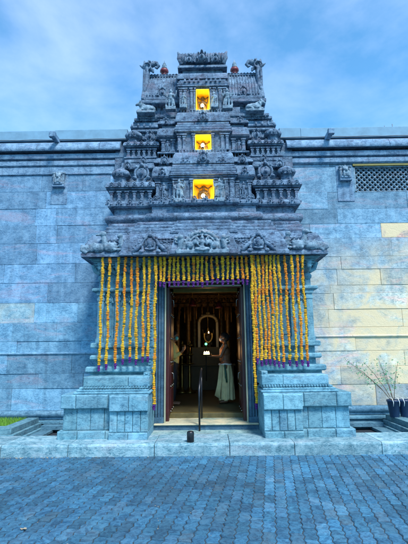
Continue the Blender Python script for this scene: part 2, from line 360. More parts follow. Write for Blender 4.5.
# --- piers either side of the doorway
def pier(sg):
    def X(hwpx,py,Y): return XA+sg*HW(hwpx,py,Y)
    xin = XA+sg*.905
    def pl(hw,py,Y,xi=None):
        a=X(hw,py,Y); xi=xin if xi is None else xi
        return rect(min(a,xi),max(a,xi),Y,8.35)
    Yo=6.70
    b=MB(); b.col=(1,1,1)
    zt=lambda py,Y: Z(py,Y)
    z=[.0, zt(430,Yo), zt(408,Yo), zt(393.5,Yo), zt(386,Yo+.1), zt(375.5,Yo+.2)]
    # bedded blocks of the plinth, body, and projecting slab
    def course(z0,z1,Y,hw,cuts,ch=.012):
        a=X(hw,420,Y); ws=[0]+cuts+[1]
        for i in range(len(ws)-1):
            p=xin+(a-xin)*ws[i]; q=xin+(a-xin)*ws[i+1]
            b.face_block(min(p,q)+.002,max(p,q)-.002,Y+random.uniform(-.004,.004),8.3,z0+.002,z1-.002,ch,rt(.85,1.15))
    course(z[0],z[1],Yo-.02,149,[.47,.78])
    course(z[1],z[2],Yo+.07,143.5,[.2,.36,.52,.68,.84],.006)
    course(z[2],z[3],Yo,147,[.46,.83],.016)
    # inner projecting block
    xm=X(98,420,6.61); Yi=6.61
    for (z0,z1,Y,n) in ((z[0],z[1]-.02,Yi,2),(z[1]-.02,z[2]-.03,Yi+.05,5),(z[2]-.03,z[3]-.015,Yi,2)):
        for i in range(n):
            p=xin-sg*.004+(xm-xin)*i/n; q=xin-sg*.004+(xm-xin)*(i+1)/n
            b.face_block(min(p,q)+.002,max(p,q)-.002,Y,7.4,z0+.002,z1-.002,.010,rt(.9,1.2))
    keep(b.build('plinth_block',M['base'],None,.004),T)
    b=MB(); b.smooth=False
    b.sweep(pl(131,388,Yo+.06),p_steps(z[3],z[4],.02,-.05,3),col=(1.15,1.15,1.15))
    # dentil row under the pedestal block
    n=int(abs(X(124,386,Yo+.06)-xin)/.045)
    for i in range(n):
        p=xin+sg*(.02+.045*i); b.box(p,p+sg*.026,Yo+.075,Yo+.12,z[4]-.022,z[4]+.008)
    for i,(c0,c1) in enumerate(((0,.32),(.32,1.0))):
        xo=X(123,380,Yo+.14); p=xin+(xo-xin)*c0; q=xin+(xo-xin)*c1
        b.face_block(min(p,q)+.003,max(p,q)-.003,Yo+.14-.03*(i==0),8.3,z[4]+.003,z[5],.01,rt(.95,1.2))
    zs=z[5]
    def seq(py,Y): return Z(py,Y)
    items=[('rec',371.5,116,7.33),('kap',365.5,120.5,7.24),('rec',359,110,7.36),('kap',354,116,7.27),('rec',347,109,7.38),('slab',341.5,115,7.28)]
    for k,py,hw,Y in items:
        z1=seq(py,Y); P=pl(hw,py,Y)
        if k=='rec': b.sweep(P,[(0,zs-.01),(0,z1+.01)])
        elif k=='kap': b.sweep(P,p_roll(zs,z1,0) if k=='roll' else p_slab(zs,z1,0,.022))
        else: b.sweep(P,p_slab(zs,z1,0,.015))
        zs=z1
    keep(b.build('base_moulding',M['base'],None,.004),T)
    b=MB()
    # wall of the pier with pilasters
    z1=seq(291,7.4)
    b.sweep(pl(107,320,7.44),[(0,zs),(0,z1)])
    xo=X(107,320,7.44); W=abs(xo-xin)
    for f,w in ((.04,.10),(.36,.085),(.66,.085),(.955,.11)):
        xc=xin+sg*W*f
        b.box(xc-w/2,xc+w/2,7.385,7.46,zs,z1); b.box(xc-w/2-.015,xc+w/2+.015,7.372,7.46,zs,zs+.07); b.box(xc-w/2-.012,xc+w/2+.012,7.375,7.46,z1-.16,z1-.11)
        b.box(xc-w/2-.02,xc+w/2+.02,7.365,7.46,z1-.06,z1)
    for f in (.2,.51,.81):
        xc=xin+sg*W*f; b.box(xc-.05,xc+.05,7.425,7.46,zs+.12,z1-.2)
        kudu(b,xc,7.42,z1-.2,.17,.03)
    zs=z1; z1=seq(286.5,7.32); b.sweep(pl(113,288,7.33),p_slab(zs,z1,0,.02)); zs=z1
    # capitals with brackets
    z1=seq(262,7.3); b.sweep(pl(104,270,7.46),[(0,zs),(0,z1)])
    for f in (.05,.36,.66,.97):
        xc=xin+sg*W*f*.98
        hh=z1-zs
        b.box(xc-.05,xc+.05,7.40,7.5,zs,zs+hh*.3); b.lathe((xc,7.43,zs+hh*.25),[(.03,0),(.075,.04),(.085,.08),(.06,.12),(.04,.14),(.09,.18),(.095,.21)],12)
        b.sweep(rect(xc-.07,xc+.07,7.34,7.5),p_steps(zs+hh*.72,z1,0,.05,3))
        # scroll bracket
        b.tube([(xc,7.42,zs+hh*.62),(xc,7.33,zs+hh*.66),(xc,7.26,zs+hh*.8),(xc,7.22,zs+hh*.98)],[.045,.05,.045,.05],8)
        b.tube([(xc+sg*.04,7.42,zs+hh*.6),(xc+sg*.13,7.42,zs+hh*.72),(xc+sg*.17,7.42,zs+hh*.98)],[.04,.045,.05],8)
        b.ell((xc,7.24,zs+hh*.78),(.05,.045,.055),8,6)
    zs=z1; z1=Z(255.5,7.1)
    b.sweep(pl(111,258,7.25),p_steps(zs,z1,0,.07,3)); 
    part(b,'pier','base',bevel=.005)
    b=MB()
    # narrow moulded strip up the inner corner, carved with a creeper
    zt0=z[3]-.015; zt1=Z(262,7.3)
    xs=xin+sg*.015
    b.box(xs,xs+sg*.10,6.90,7.3,zt0,zt0+.34)
    for k in range(9): b.ell((xs+sg*.05,6.90,zt0+.03+k*.036),(.03,.018,.016),8,5)
    b.box(xs,xs+sg*.09,7.3,7.5,zt0+.34,zt1)
    for k in range(34):
        zz=zt0+.4+k*(zt1-zt0-.45)/34; b.ell((xs+sg*(.045+.015*math.sin(k*1.3)),7.3,zz),(.028,.02,.022),7,5)
    part(b,'door_pilaster','base',bevel=.004)
pier(-1); pier(1)
# --- door jambs, lintel and steps
zo=Z(281,7.45); zs1=.266; hwO=.735
b=MB()
for sg in (-1,1):
    a=XA+sg*(hwO+.01); c=XA+sg*.915
    b.box(a,c,7.47,8.3,zs1,zo+.05)
    for k in range(3):
        w=.035; p=XA+sg*(hwO+.03+k*.047); b.box(p,p+sg*.028,7.45-.012*k,7.5,zs1+.1,zo)
    b.box(a-sg*.005,XA+sg*.903,7.41,7.6,zs1-.0,zs1+.10)
b.box(XA-.9,XA+.9,7.42,8.3,zo+.05,Z(256,7.2)-.01)
for k in range(3): b.box(XA-.89,XA+.89,7.40-.03*k,7.43,zo+.09+k*.11,zo+.16+k*.11)
kudu(b,XA,7.33,zo+.08,.34,.05)
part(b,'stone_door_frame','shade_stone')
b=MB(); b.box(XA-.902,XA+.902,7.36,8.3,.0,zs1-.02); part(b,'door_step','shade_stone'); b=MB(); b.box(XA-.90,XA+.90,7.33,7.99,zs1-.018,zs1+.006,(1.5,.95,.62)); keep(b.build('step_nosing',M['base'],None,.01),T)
b=MB(); b.box(XA-hwO,XA+hwO,7.95,8.1,zs1,.36); part(b,'threshold','brownwood')
b=MB()
zf=.36
for sg in (-1,1):
    b.box(XA+sg*hwO,XA+sg*(hwO-.022),7.44,7.52,zs1+.005,zo)
b.box(XA-hwO,XA+hwO,7.44,7.52,zo-.022,zo); b.box(XA-hwO+.05,XA+hwO-.05,7.56,7.6,zo-.085,zo-.06)
part(b,'cream_edging','cream',.003)
b=MB()
for sg in (-1,1): b.box(XA+sg*(hwO-.0),XA+sg*(hwO-.07),7.60,7.72,zs1,zo)
b.box(XA-hwO,XA+hwO,7.60,7.72,zo-.1,zo-.0)
part(b,'wooden_door_frame','redwood')
def leaf(sg):
    b=MB(); x=XA+sg*(hwO-.075); z0=.37; z1=zo-.11
    b.box(x,x+sg*.045,7.74,8.40,z0,z1)
    for k in range(5):
        zz=z0+.08+k*(z1-z0-.1)/5; b.box(x-sg*.012,x,7.80,8.34,zz,zz+(z1-z0)/5-.1)
    o=part(b,'door_leaf','redwood')
    d=MB()
    for k in range(6):
        for yy in (7.79,8.06,8.33):
            zz=z0+.05+k*(z1-z0-.1)/5; d.ell((x-sg*.012,yy,zz),.016,8,6)
    h=d.build('door_stud',M['steel']); h.parent=o; h['kind']='stuff'
    for zz in (z1-.18,1.1):
        d=MB(); d.tube([(x-sg*.015,7.86,zz),(x-sg*.05,7.87,zz-.02),(x-sg*.055,7.88,zz-.09),(x-sg*.05,7.9,zz-.14)],.011,6)
        h=d.build('door_handle',M['steel']); h.parent=o
    return o
leaf(-1); leaf(1)
# --- main cornice
zk0=Z(254.5,6.98); zk1=Z(232,7.12)
PLC=stepped([(HW(116,250,7.12),7.20),(HW(78,250,7.0),7.12),(HW(27,250,6.95),7.05)],8.35)
b=MB(); b.sweep(PLC,[(0,Z(256,7.2)-.005),(0,zk0+.05)])
b.sweep(PLC,[(-.02,zk0+.02),(.09,zk0+.015),(.115,zk0),(.125,zk0+.012),(.125,zk0+.075),(.105,zk0+.09),(.095,zk0+.17),(.07,zk0+.26),(.03,zk0+.34),(-.03,zk1)])
zc0=zk1
z1=Z(222,7.35)
PS=stepped([(HW(99,228,7.3),7.32),(HW(70,228,7.25),7.24),(HW(30,228,7.2),7.18)],8.35)
b.sweep(PS,p_steps(zc0-.02,z1,.06,-.04,4))
part(b,'cornice')
b=MB(); zr0=z1; zr1=Z(211,7.3)
b.sweep(stepped([(HW(101,216,7.3),7.42),(HW(60,216,7.2),7.30)],8.35),p_roll(zr0,zr1,0),smooth=True)
part(b,'roll_moulding',bevel=0)
b=MB(); zq=Z(206,7.5); 
b.sweep(stepped([(HW(90,210,7.6),7.62),(HW(52,210,7.5),7.5)],8.35),[(0,zr1-.02),(0,zq+.02)])
zw=Z(199.5,7.45)
PB=stepped([(HW(97,203,7.5),7.52),(HW(55,203,7.45),7.44),(HW(35,203,7.4),7.38)],YB)
b.sweep(PB,p_slab(zq,zw,0,.03))
x=XA-HW(96,203,7.5)
while x < XA+HW(96,203,7.5):       # small leaf crests along the ledge
    d=abs(x-XA); yy=7.38 if d<HW(33,203,7.4) else 7.44 if d<HW(53,203,7.45) else 7.52
    kudu(b,x,yy+.01,zw-.055,.13,.04)
    x+=.21
part(b,'storey_ledge')
# --- frieze of carving on the cornice
b=MB()
zf0=zk0+.10
def relief(px,h,kind,Y=None):
    x=AT(px,245,7.0).x; Y=Y or 7.0
    if kind=='kudu': kudu(b,x,Y,zf0-.03,h,.06)
for sg in (-1,1):
    xk=XA+sg*HW(54,245,7.0); b=MB(); kudu(b,xk,7.0,zf0-.06,.42,.08); statue_pts(b,xk,6.97,zf0-.09,.28,-1,2,True)
    b.box(xk-.30,xk+.30,6.965,7.1,zk0+.012,zk0+.05)
    for q in (-1,1):
        b.tube([(xk+q*.12,6.99,zf0+.12),(xk+q*.2,6.98,zf0+.06),(xk+q*.27,6.98,zf0-.02),(xk+q*.31,6.98,zf0-.04)],[.03,.04,.035,.012],7)
        for k in range(3): b.tube([(xk+q*(.15+.05*k),6.99,zf0+.11-.045*k),(xk+q*(.2+.05*k),6.97,zf0+.13-.045*k),(xk+q*(.21+.05*k),6.97,zf0+.10-.04*k)],[.02,.018,.009],5)
    b.ell((xk,6.97,zf0+.12),(.05,.06,.09),8,6)
    # scrollwork between
    for i in range(7):
        xx=XA+sg*(HW(31,245,7.0)+.02+i*.058); scroll(b,xx,7.05,zf0+.13+.015*(i%2),.05,sg,i*1.9); b.ell((xx,7.07,zf0+.22),(.03,.03,.02),6,4)
        b.ell((xx+.02,7.05,zf0+.05),(.028,.03,.028),6,4)
    for i in range(9):
        xx=XA+sg*(HW(67,245,7.1)+i*.075); scroll(b,xx,7.12,zf0+.12,.055,sg,i*2.3); b.ell((xx,7.12,zf0+.03),(.035,.03,.025),6,4)
        b.tube([(xx,7.13,zf0+.17),(xx+sg*.03,7.11,zf0+.23),(xx+sg*.07,7.11,zf0+.22)],[.022,.02,.012],5)
    part(b,'scroll_carving',bevel=0)
b=MB()   # central gaja-lakshmi style panel: seated deity under an arch with elephants
xc=XA-.03; yc=6.93
b.box(xc-.46,xc+.46,yc-.03,yc+.12,zk0+.01,zk0+.07)
statue_pts(b,xc,yc-.01,zk0-.07,.42,arms=2,seated=True)
for r,rr in ((.30,.028),(.245,.016)):
    pts=[(xc+r*1.0*math.cos(R(a)),yc+.04,zk0+.12+r*.98*math.sin(R(a))) for a in range(-5,186,9)]
    b.tube(pts,[rr*(1+.3*(i%2)) for i in range(len(pts))],8)
for k in range(17):
    a=R(4+k*10.75); b.ell((xc+.345*math.cos(a),yc+.05,zk0+.12+.335*math.sin(a)),(.024,.03,.024),6,5)
kudu(b,xc,yc+.03,zk0+.38,.12,.04)
for sg in (-1,1):
    ex=xc+sg*.19
    b.ell((ex+sg*.02,yc+.01,zk0+.16),(.085,.06,.065)); b.ell((ex-sg*.06,yc-.01,zk0+.21),(.045,.045,.05)); b.ell((ex-sg*.04,yc-.03,zk0+.21),(.03,.015,.042),8,6)
    b.tube([(ex-sg*.09,yc-.03,zk0+.2),(ex-sg*.11,yc-.05,zk0+.15),(ex-sg*.12,yc-.05,zk0+.26),(ex-sg*.09,yc-.04,zk0+.3)],[.025,.02,.016,.012],8)
    for dx in (-.03,.06): b.cap((ex+sg*dx,yc,zk0+.13),(ex+sg*dx,yc,zk0+.08),.024,.022,8)
    # rearing lion at the end
    lx=xc+sg*.39
    b.cap((lx,yc+.02,zk0+.12),(lx-sg*.02,yc,zk0+.24),.05,.05,8); b.ell((lx-sg*.01,yc-.02,zk0+.3),(.05,.05,.05),8,6); b.cap((lx+sg*.02,yc,zk0+.1),(lx+sg*.06,yc,zk0+.06),.03,.03,6)
    for k in range(3): b.tube([(lx+sg*.03,yc+.02,zk0+.2+k*.05),(lx+sg*.09,yc+.01,zk0+.22+k*.05),(lx+sg*.07,yc+.01,zk0+.27+k*.04)],[.02,.018,.01],6)
o=part(b,'deity_relief','statue',0,remesh=.009)
o['label']='seated deity under an arch between elephants, carved at the middle of the cornice'
for sg in (-1,1):      # corner beasts (yali) and swans on the cornice ends
    b=MB(); x0=XA+sg*HW(100,242,7.1); y0=7.09; zz=zk0+.08
    b.ell((x0-sg*.12,y0,zz+.10),(.13,.08,.09)); b.ell((x0+sg*.10,y0,zz+.09),(.12,.08,.09))
    b.cap((x0-sg*.02,y0,zz+.14),(x0+sg*.01,y0-.02,zz+.30),.06,.045,8); b.ell((x0+sg*.02,y0-.03,zz+.34),(.07,.06,.055),8,6); b.cap((x0+sg*.05,y0-.05,zz+.33),(x0+sg*.12,y0-.07,zz+.31),.03,.02,6)
    b.cap((x0-sg*.32,y0,zz+.12),(x0-sg*.30,y0-.02,zz+.27),.05,.04,8); b.ell((x0-sg*.29,y0-.03,zz+.3),(.055,.05,.05),8,6)
    for k in range(5):
        b.tube([(x0+sg*(.14+.04*k),y0,zz+.03),(x0+sg*(.2+.045*k),y0-.02,zz+.1),(x0+sg*(.17+.045*k),y0-.02,zz+.18-.02*k),(x0+sg*(.13+.04*k),y0-.02,zz+.15)],[.03,.028,.022,.014],6)
        b.ell((x0-sg*(.06+.07*k),y0-.03,zz+.05),(.035,.04,.03),6,5)
        b.tube([(x0-sg*(.02+.08*k),y0,zz+.11),(x0-sg*(.06+.08*k),y0-.02,zz+.16),(x0-sg*(.02+.08*k),y0-.02,zz+.2)],[.025,.022,.012],6)
    b.tube([(x0+sg*.3,y0,zz),(x0+sg*.40,y0,zz+.06),(x0+sg*.40,y0,zz+.14),(x0+sg*.33,y0,zz+.13)],[.04,.04,.03,.015],7)
    part(b,'yali_carving','statue',0,remesh=.011)
# --- storeys ------------------------------------------------------
def stack(items,yb,zstart,b,inner=None):
    z=zstart
    if inner:
        for q in (-1,1): zz=stack1(items,yb,zstart,b,q,inner)
        return zz
    return stack1(items,yb,zstart,b,0,0)
def stack1(items,yb,zstart,b,q,inner):
    z=zstart
    for it in items:
        k,py,hw,Y=it[:4]; z1=Z(py,Y); h=HW(hw,py,Y)
        P=rect(XA-h,XA+h,Y,yb) if not q else (rect(XA-h,XA-inner,Y,yb) if q<0 else rect(XA+inner,XA+h,Y,yb))
        if k=='wall': b.sweep(P,[(0,z-.01),(0,z1+.01)])
        elif k=='slab': b.sweep(P,p_slab(z,z1,0,.014))
        elif k=='roll': b.sweep(P,p_roll(z,z1,0),smooth=True)
        elif k=='kap': b.sweep(P,p_kap(z,z1,it[4] if len(it)>4 else .07))
        elif k=='flare': b.sweep(P,p_steps(z,z1,0,it[4] if len(it)>4 else .06,3))
        elif k=='inset': b.sweep(P,p_steps(z,z1,.05,0,3))
        elif k=='dent':
            b.sweep(P,[(-.03,z-.01),(-.03,z1+.01)])
            n=int(2*h/.062)
            for i in range(n):
                xx=XA-h+.01+i*(2*h-.02)/n
                if abs(xx-XA)<inner: continue
                b.box(xx,xx+.034,Y-.005,Y+.04,z,z1)
        z=z1
    return z
def pil(b,x,Y,z0,z1,w=.05):
    b.box(x-w/2,x+w/2,Y-.035,Y+.02,z0,z1); b.box(x-w*.75,x+w*.75,Y-.045,Y+.02,z0,z0+.035)
    b.box(x-w*.7,x+w*.7,Y-.045,Y+.02,z1-.075,z1-.05); b.box(x-w*.95,x+w*.95,Y-.055,Y+.02,z1-.03,z1)
# full-depth cores behind the bays
b=MB()
b.sweep(rect(XA-HW(84,190,7.9),XA+HW(84,190,7.9),7.98,YB),[(0,zw-.02),(0,Z(160,7.9))])
b.sweep(rect(XA-HW(68,150,8.1),XA+HW(68,150,8.1),8.24,YB),[(0,Z(162,7.9)),(0,Z(118,8.1))])
for py0,py1,hw,Y in ((139,135,74,8.2),(131,128,71,8.16),(127,124.5,73,8.14)):
    b.sweep(rect(XA-HW(hw,py1,Y),XA+HW(hw,py1,Y),Y,YB),p_slab(Z(py0,Y),Z(py1,Y),0,.018))
for sg in (-1,1):
    for k in range(4): b.ell((XA+sg*HW(71-6*k,124,8.14),8.15,Z(124.5,8.14)),(.03,.03,.05),7,5)
# tiers under the miniature shrines
z=Z(166,7.9)
for py0,py1,hw,Y in ((168,162,82,7.86),(162,158,79,7.9)):
    b.sweep(rect(XA-HW(hw,py1,Y),XA+HW(hw,py1,Y),Y,YB),p_slab(Z(py0,Y),Z(py1,Y),0,.02))
for py0,py1,hw,Y in ((125,120,70,8.3),(120,116.5,69,8.25),(117,113.5,66,8.2)):
    b.sweep(rect(XA-HW(hw,py1,Y),XA+HW(hw,py1,Y),Y,YB),p_slab(Z(py0,Y),Z(py1,Y),0,.02))
b.sweep(rect(XA-HW(60,107,8.5),XA+HW(60,107,8.5),8.6,YB),[(0,Z(114,8.3)),(0,Z(100,8.5))])
b.sweep(rect(XA-HW(63,99,8.45),XA+HW(63,99,8.45),8.42,YB),p_slab(Z(102.5,8.42),Z(98.5,8.42),0,.02))
for sg in (-1,1):
    for hw,py0,py1,Y in ((56,112,103,8.6),(50,112,103,8.6),(44,112,103,8.6),(38,112,103,8.6)):
        pil(b,XA+sg*HW(hw,108,Y),Y,Z(113.5,8.3)-.02,Z(102.5,8.42)+.01,.06)
    for px_,py_,Y,s in ((76,168,7.86,.22),(60,162,7.9,.18),(62,120,8.26,.17),(53,120,8.26,.17),(47,120,8.26,.15)):
        kudu(b,XA+sg*HW(px_,py_,Y),Y-.02,Z(py_,Y)-.02,s,.04)
part(b,'tower_core')
# side bays
b=MB()
Y1=7.66
z=stack([('slab',198,50,Y1-.05),('wall',181,46,Y1+.03),('flare',177,49,Y1,.05),('kap',166,47,Y1+.02,.08),('slab',163.5,45,Y1+.06),('kap',160,47,Y1+.05,.05)],YB,zw-.01,b,.38)
b2z=z
z=stack([('slab',157,47,7.95),('dent',153.5,45,7.96),('slab',151,46,7.94),('wall',140,42,7.99),('flare',136.5,44,7.96,.05),('kap',128,42,7.98,.08),('slab',125,41,8.02),('kap',121,43,8.0,.05)],YB,z,b,.38)
z=stack([('slab',118,43,8.22),('slab',115,40,8.22),('wall',108,37,8.25)],YB,z,b,.38)
for sg in (-1,1):
    for f in (48,35):
        pil(b,XA+sg*HW(f-2,190,Y1+.03),Y1+.03,Z(198,Y1),Z(181.5,Y1),.06)
    for f in (41,31): pil(b,XA+sg*HW(f-1,145,7.99),7.99,Z(151,7.95),Z(140,7.99),.055)
    kudu(b,XA+sg*HW(39,160,Y1),Y1,Z(164,Y1),.22,.05); kudu(b,XA+sg*HW(37,121,8.0),7.98,Z(125,8.0),.2,.05)
    kudu(b,XA+sg*HW(41,174,Y1),Y1-.06,Z(175,Y1),.16,.05)
    statue_pts(b,XA+sg*HW(40,190,Y1),Y1+.0,Z(198,Y1),Z(182,Y1)-Z(198,Y1),-1,2); statue_pts(b,XA+sg*HW(35.5,145,7.99),7.97,Z(150.5,7.95),Z(140.5,7.99)-Z(150.5,7.95),-1,1)
    for k in range(3): kudu(b,XA+sg*HW(30+9*k,201,Y1),Y1-.07,Z(199.5,Y1)-.03,.12,.03)
part(b,'side_bay')
# central bay
b=MB()
Yc=7.52
def hole(b,hw,nhw,Y,z0,z1,yb=YB):      # wall with a niche opening
    h=HW(hw,190,Y)
    for sg in (-1,1): b.box(XA+sg*nhw,XA+sg*h,Y,Y+.5,z0-.01,z1+.01)
    b.box(XA-nhw-.01,XA+nhw+.01,Y+.265,Y+.5,z0,z1)
n1=HW(10.7,190,Yc+.04); n2=HW(8.2,142,7.86); n3=HW(6.9,100,8.12)
zA=Z(199.7,Yc); zB=Z(178.5,Yc)
hole(b,31,n1,Yc+.04,zw,zB)
z=stack([('flare',174,32,Yc+.02,.05),('slab',171,33,Yc+.0),('inset',163.5,31,Yc+.06),('kap',152.5,26,Yc+.14,.09),('dent',149.5,25,7.80)],YB,zB,b)
zC=z; zD=Z(134.5,7.86)
hole(b,26,n2,7.86,zC,zD)
z=stack([('flare',131.5,27,7.84,.05),('slab',129,28,7.82),('inset',121.5,26,7.88),('kap',112.5,23.5,7.95,.08),('dent',109.5,23,8.06)],YB,zD,b)
zE=z; zG=Z(89.5,8.14)
hole(b,24,n3,8.12,zE,zG)
z=stack([('flare',86.5,24,8.12,.05),('slab',84,25,8.1),('inset',79,23,8.16),('kap',73.5,22.5,8.2,.06),('wall',70.5,20,8.3),('kap',65.5,22,8.25,.06),('wall',63.5,20,8.3)],YB,zG,b)
zTop=z
for sg in (-1,1):
    for f in (29,24): pil(b,XA+sg*HW(f-1,190,Yc),Yc+.04,zw,zB,.06)
    for f in (25,20,): pil(b,XA+sg*HW(f-1,142,7.86),7.86,zC,zD,.055)
    pil(b,XA+sg*(n2+.03),7.86,zC,zD,.04); pil(b,XA+sg*(n1+.03),Yc+.04,zw,zB,.045)
    for f in (23,18.5,12): pil(b,XA+sg*HW(f-1,100,8.12),8.12,zE,zG,.055)
    pil(b,XA+sg*(n3+.03),8.12,zE,zG,.04)
    for f in (18,22): kudu(b,XA+sg*HW(f-2,160,Yc),7.58,Z(162,7.58),.12,.03)
    for k in range(4): b.box(XA+sg*HW(4+k*4.5,81,8.1)-.02,XA+sg*HW(4+k*4.5,81,8.1)+.02,8.07,8.2,Z(82,8.1),Z(79.5,8.1))
kudu(b,XA,7.55,Z(163,7.6),.27,.07); kudu(b,XA,7.85,Z(122,7.9),.25,.07)
part(b,'central_bay')
# crown block at the very top
b=MB()
z=zTop-.02; ztp=Z(55,8.3); h=HW(20.5,60,8.3)
# horizontal vault with flared top corners
N=14
prof=[]
for k in range(N+1):
    t=k/N; prof.append((.06*math.sin(math.pi*t)+.05*t*t, z+(ztp-z)*t))
b.sweep(rect(XA-h,XA+h,8.3,9.2),prof,smooth=True)
for k in range(15):
    xx=XA-h+.02+k*(2*h-.04)/14; b.tube([(xx,8.29-o,zz) for o,zz in prof],.016,5)
    b.ell((xx,8.27,ztp+.0),(.022,.04,.022),6,5)
for sg in (-1,1): b.tube([(XA+sg*h,8.3,z),(XA+sg*(h+.07),8.27,z+.14),(XA+sg*(h+.05),8.27,ztp-.03),(XA+sg*(h+.09),8.27,ztp+.06)],[.05,.045,.05,.02],8)
b.box(XA-.19,XA+.17,8.2,8.5,z-.02,z+.1); kudu(b,XA-.01,8.17,z-.03,Z(51,8.2)-z+.04,.14); b.lathe((XA-.01,8.2,Z(55,8.2)-.02),[(.02,0),(.035,.03),(.015,.06),(.025,.085),(.004,.14)],8)
for sg in (-1,1): kudu(b,XA+sg*.30,8.21,z-.02,.26,.06)
part(b,'crown')
# vaulted roof wings with ribs
b=MB()
zv0=Z(98.5,8.45); zv1=Z(76,8.75); hv=HW(57,88,8.6)
prof=[]
for k in range(17):
    t=k/16; off = .10*math.cos(t*math.pi*.5)**.5 + .03*math.sin(t*math.pi) if t<1 else 0
    prof.append((8.46+.30*t**1.6, zv0+(zv1-zv0)*t))
back=[(9.4-(y-8.46),zz) for y,zz in reversed(prof)]
b.extx(XA-hv,XA+hv,prof+back)
for i in range(40):
    xx=XA-hv+.05+i*(2*hv-.1)/39; b.tube([(xx,y-.008,zz) for y,zz in prof[2:]],.017,5)
b.box(XA-hv-.02,XA+hv+.02,8.44,8.5,zv0-.01,zv0+.05); b.box(XA-hv,XA+hv,8.72,9.14,zv1-.02,zv1+.04)
for i in range(36): b.ell((XA-hv+.04+i*(2*hv-.08)/35,8.73,zv1+.035),(.03,.03,.022),6,4)
for sg in (-1,1): kudu(b,XA+sg*HW(40,88,8.55),8.47,zv0+.08,.30,.05); 
part(b,'vaulted_roof')
for sg in (-1,1):       # gable ends that rise into curling makara heads
    b=MB(); x0=XA+sg*hv
    pts=[(x0+sg*.03,8.54,zv0+.17),(x0+sg*.02,8.56,zv0+.24),(x0+sg*.01,8.58,zv0+.30),(x0-sg*.01,8.6,zv0+.36),(x0-sg*.02,8.68,zv1+.02),(x0-sg*.01,8.72,Z(69,8.72))]
    b.tube(pts,[.02,.05,.06,.06,.06,.07],12,sq=1.8)
    zt=Z(65.0,8.72)
    b.ell((x0-sg*.0,8.70,zt-.07),(.105,.10,.10)); b.cap((x0-sg*.03,8.66,zt-.05),(x0-sg*.17,8.64,zt-.02),.08,.065,10)
    b.tube([(x0-sg*.14,8.64,zt+.01),(x0-sg*.24,8.63,zt-.01),(x0-sg*.29,8.63,zt-.08),(x0-sg*.25,8.63,zt-.14),(x0-sg*.20,8.63,zt-.11)],[.06,.055,.045,.03,.018],9)
    b.tube([(x0-sg*.07,8.64,zt-.13),(x0-sg*.15,8.63,zt-.20),(x0-sg*.17,8.63,zt-.26)],[.06,.045,.02],8)
    b.cap((x0+sg*.04,8.7,zt+.01),(x0+sg*.06,8.7,zt+.11),.055,.02,8); b.cap((x0-sg*.05,8.68,zt+.05),(x0-sg*.04,8.68,zt+.12),.04,.014,8); b.cap((x0+sg*.1,8.7,zt-.05),(x0+sg*.17,8.7,zt+.0),.04,.012,8)
    b.ell((x0-sg*.09,8.56,zt+.0),.03,6,5); b.sweep(rect(min(x0,x0+sg*.07),max(x0,x0+sg*.07),8.5,9.3),[(0,zv0-.02),(.02,zv0+.1),(-.005,zv0+.3),(-.01,zv1+.02)]); b.tube([(x0-sg*.02+sg*.09*math.cos(q*.6),8.57,zt-.12+.09*math.sin(q*.6)) for q in range(8)],.018,6)
    for k in range(5): b.ell((x0+sg*(.05-.012*k),8.5+.04*k,zv0+.05+.11*k),(.045,.06,.05),8,6)
    part(b,'makara_finial','tower',0,remesh=.009)
    b=MB()      # red pot finial
    kx=AT(164.3 if sg<0 else 234.5,70,8.9).x; kz=Z(74.5,8.9)-.02
    b.lathe((kx,8.9,kz),[(.05,0),(.07,.02),(.05,.04),(.085,.07),(.108,.11),(.10,.15),(.06,.175)],18,col=(1,1,1))
    o=part(b,'kalasha_pot','redpaint',0)
    b=MB(); b.lathe((kx,8.9,kz+.175),[(.06,0),(.08,.012),(.05,.04),(.065,.06),(.04,.09),(.055,.11),(.03,.14),(.035,.16),(.012,.19),(.003,.25)],14)
    q=b.build('finial',M['statue']); q.parent=o
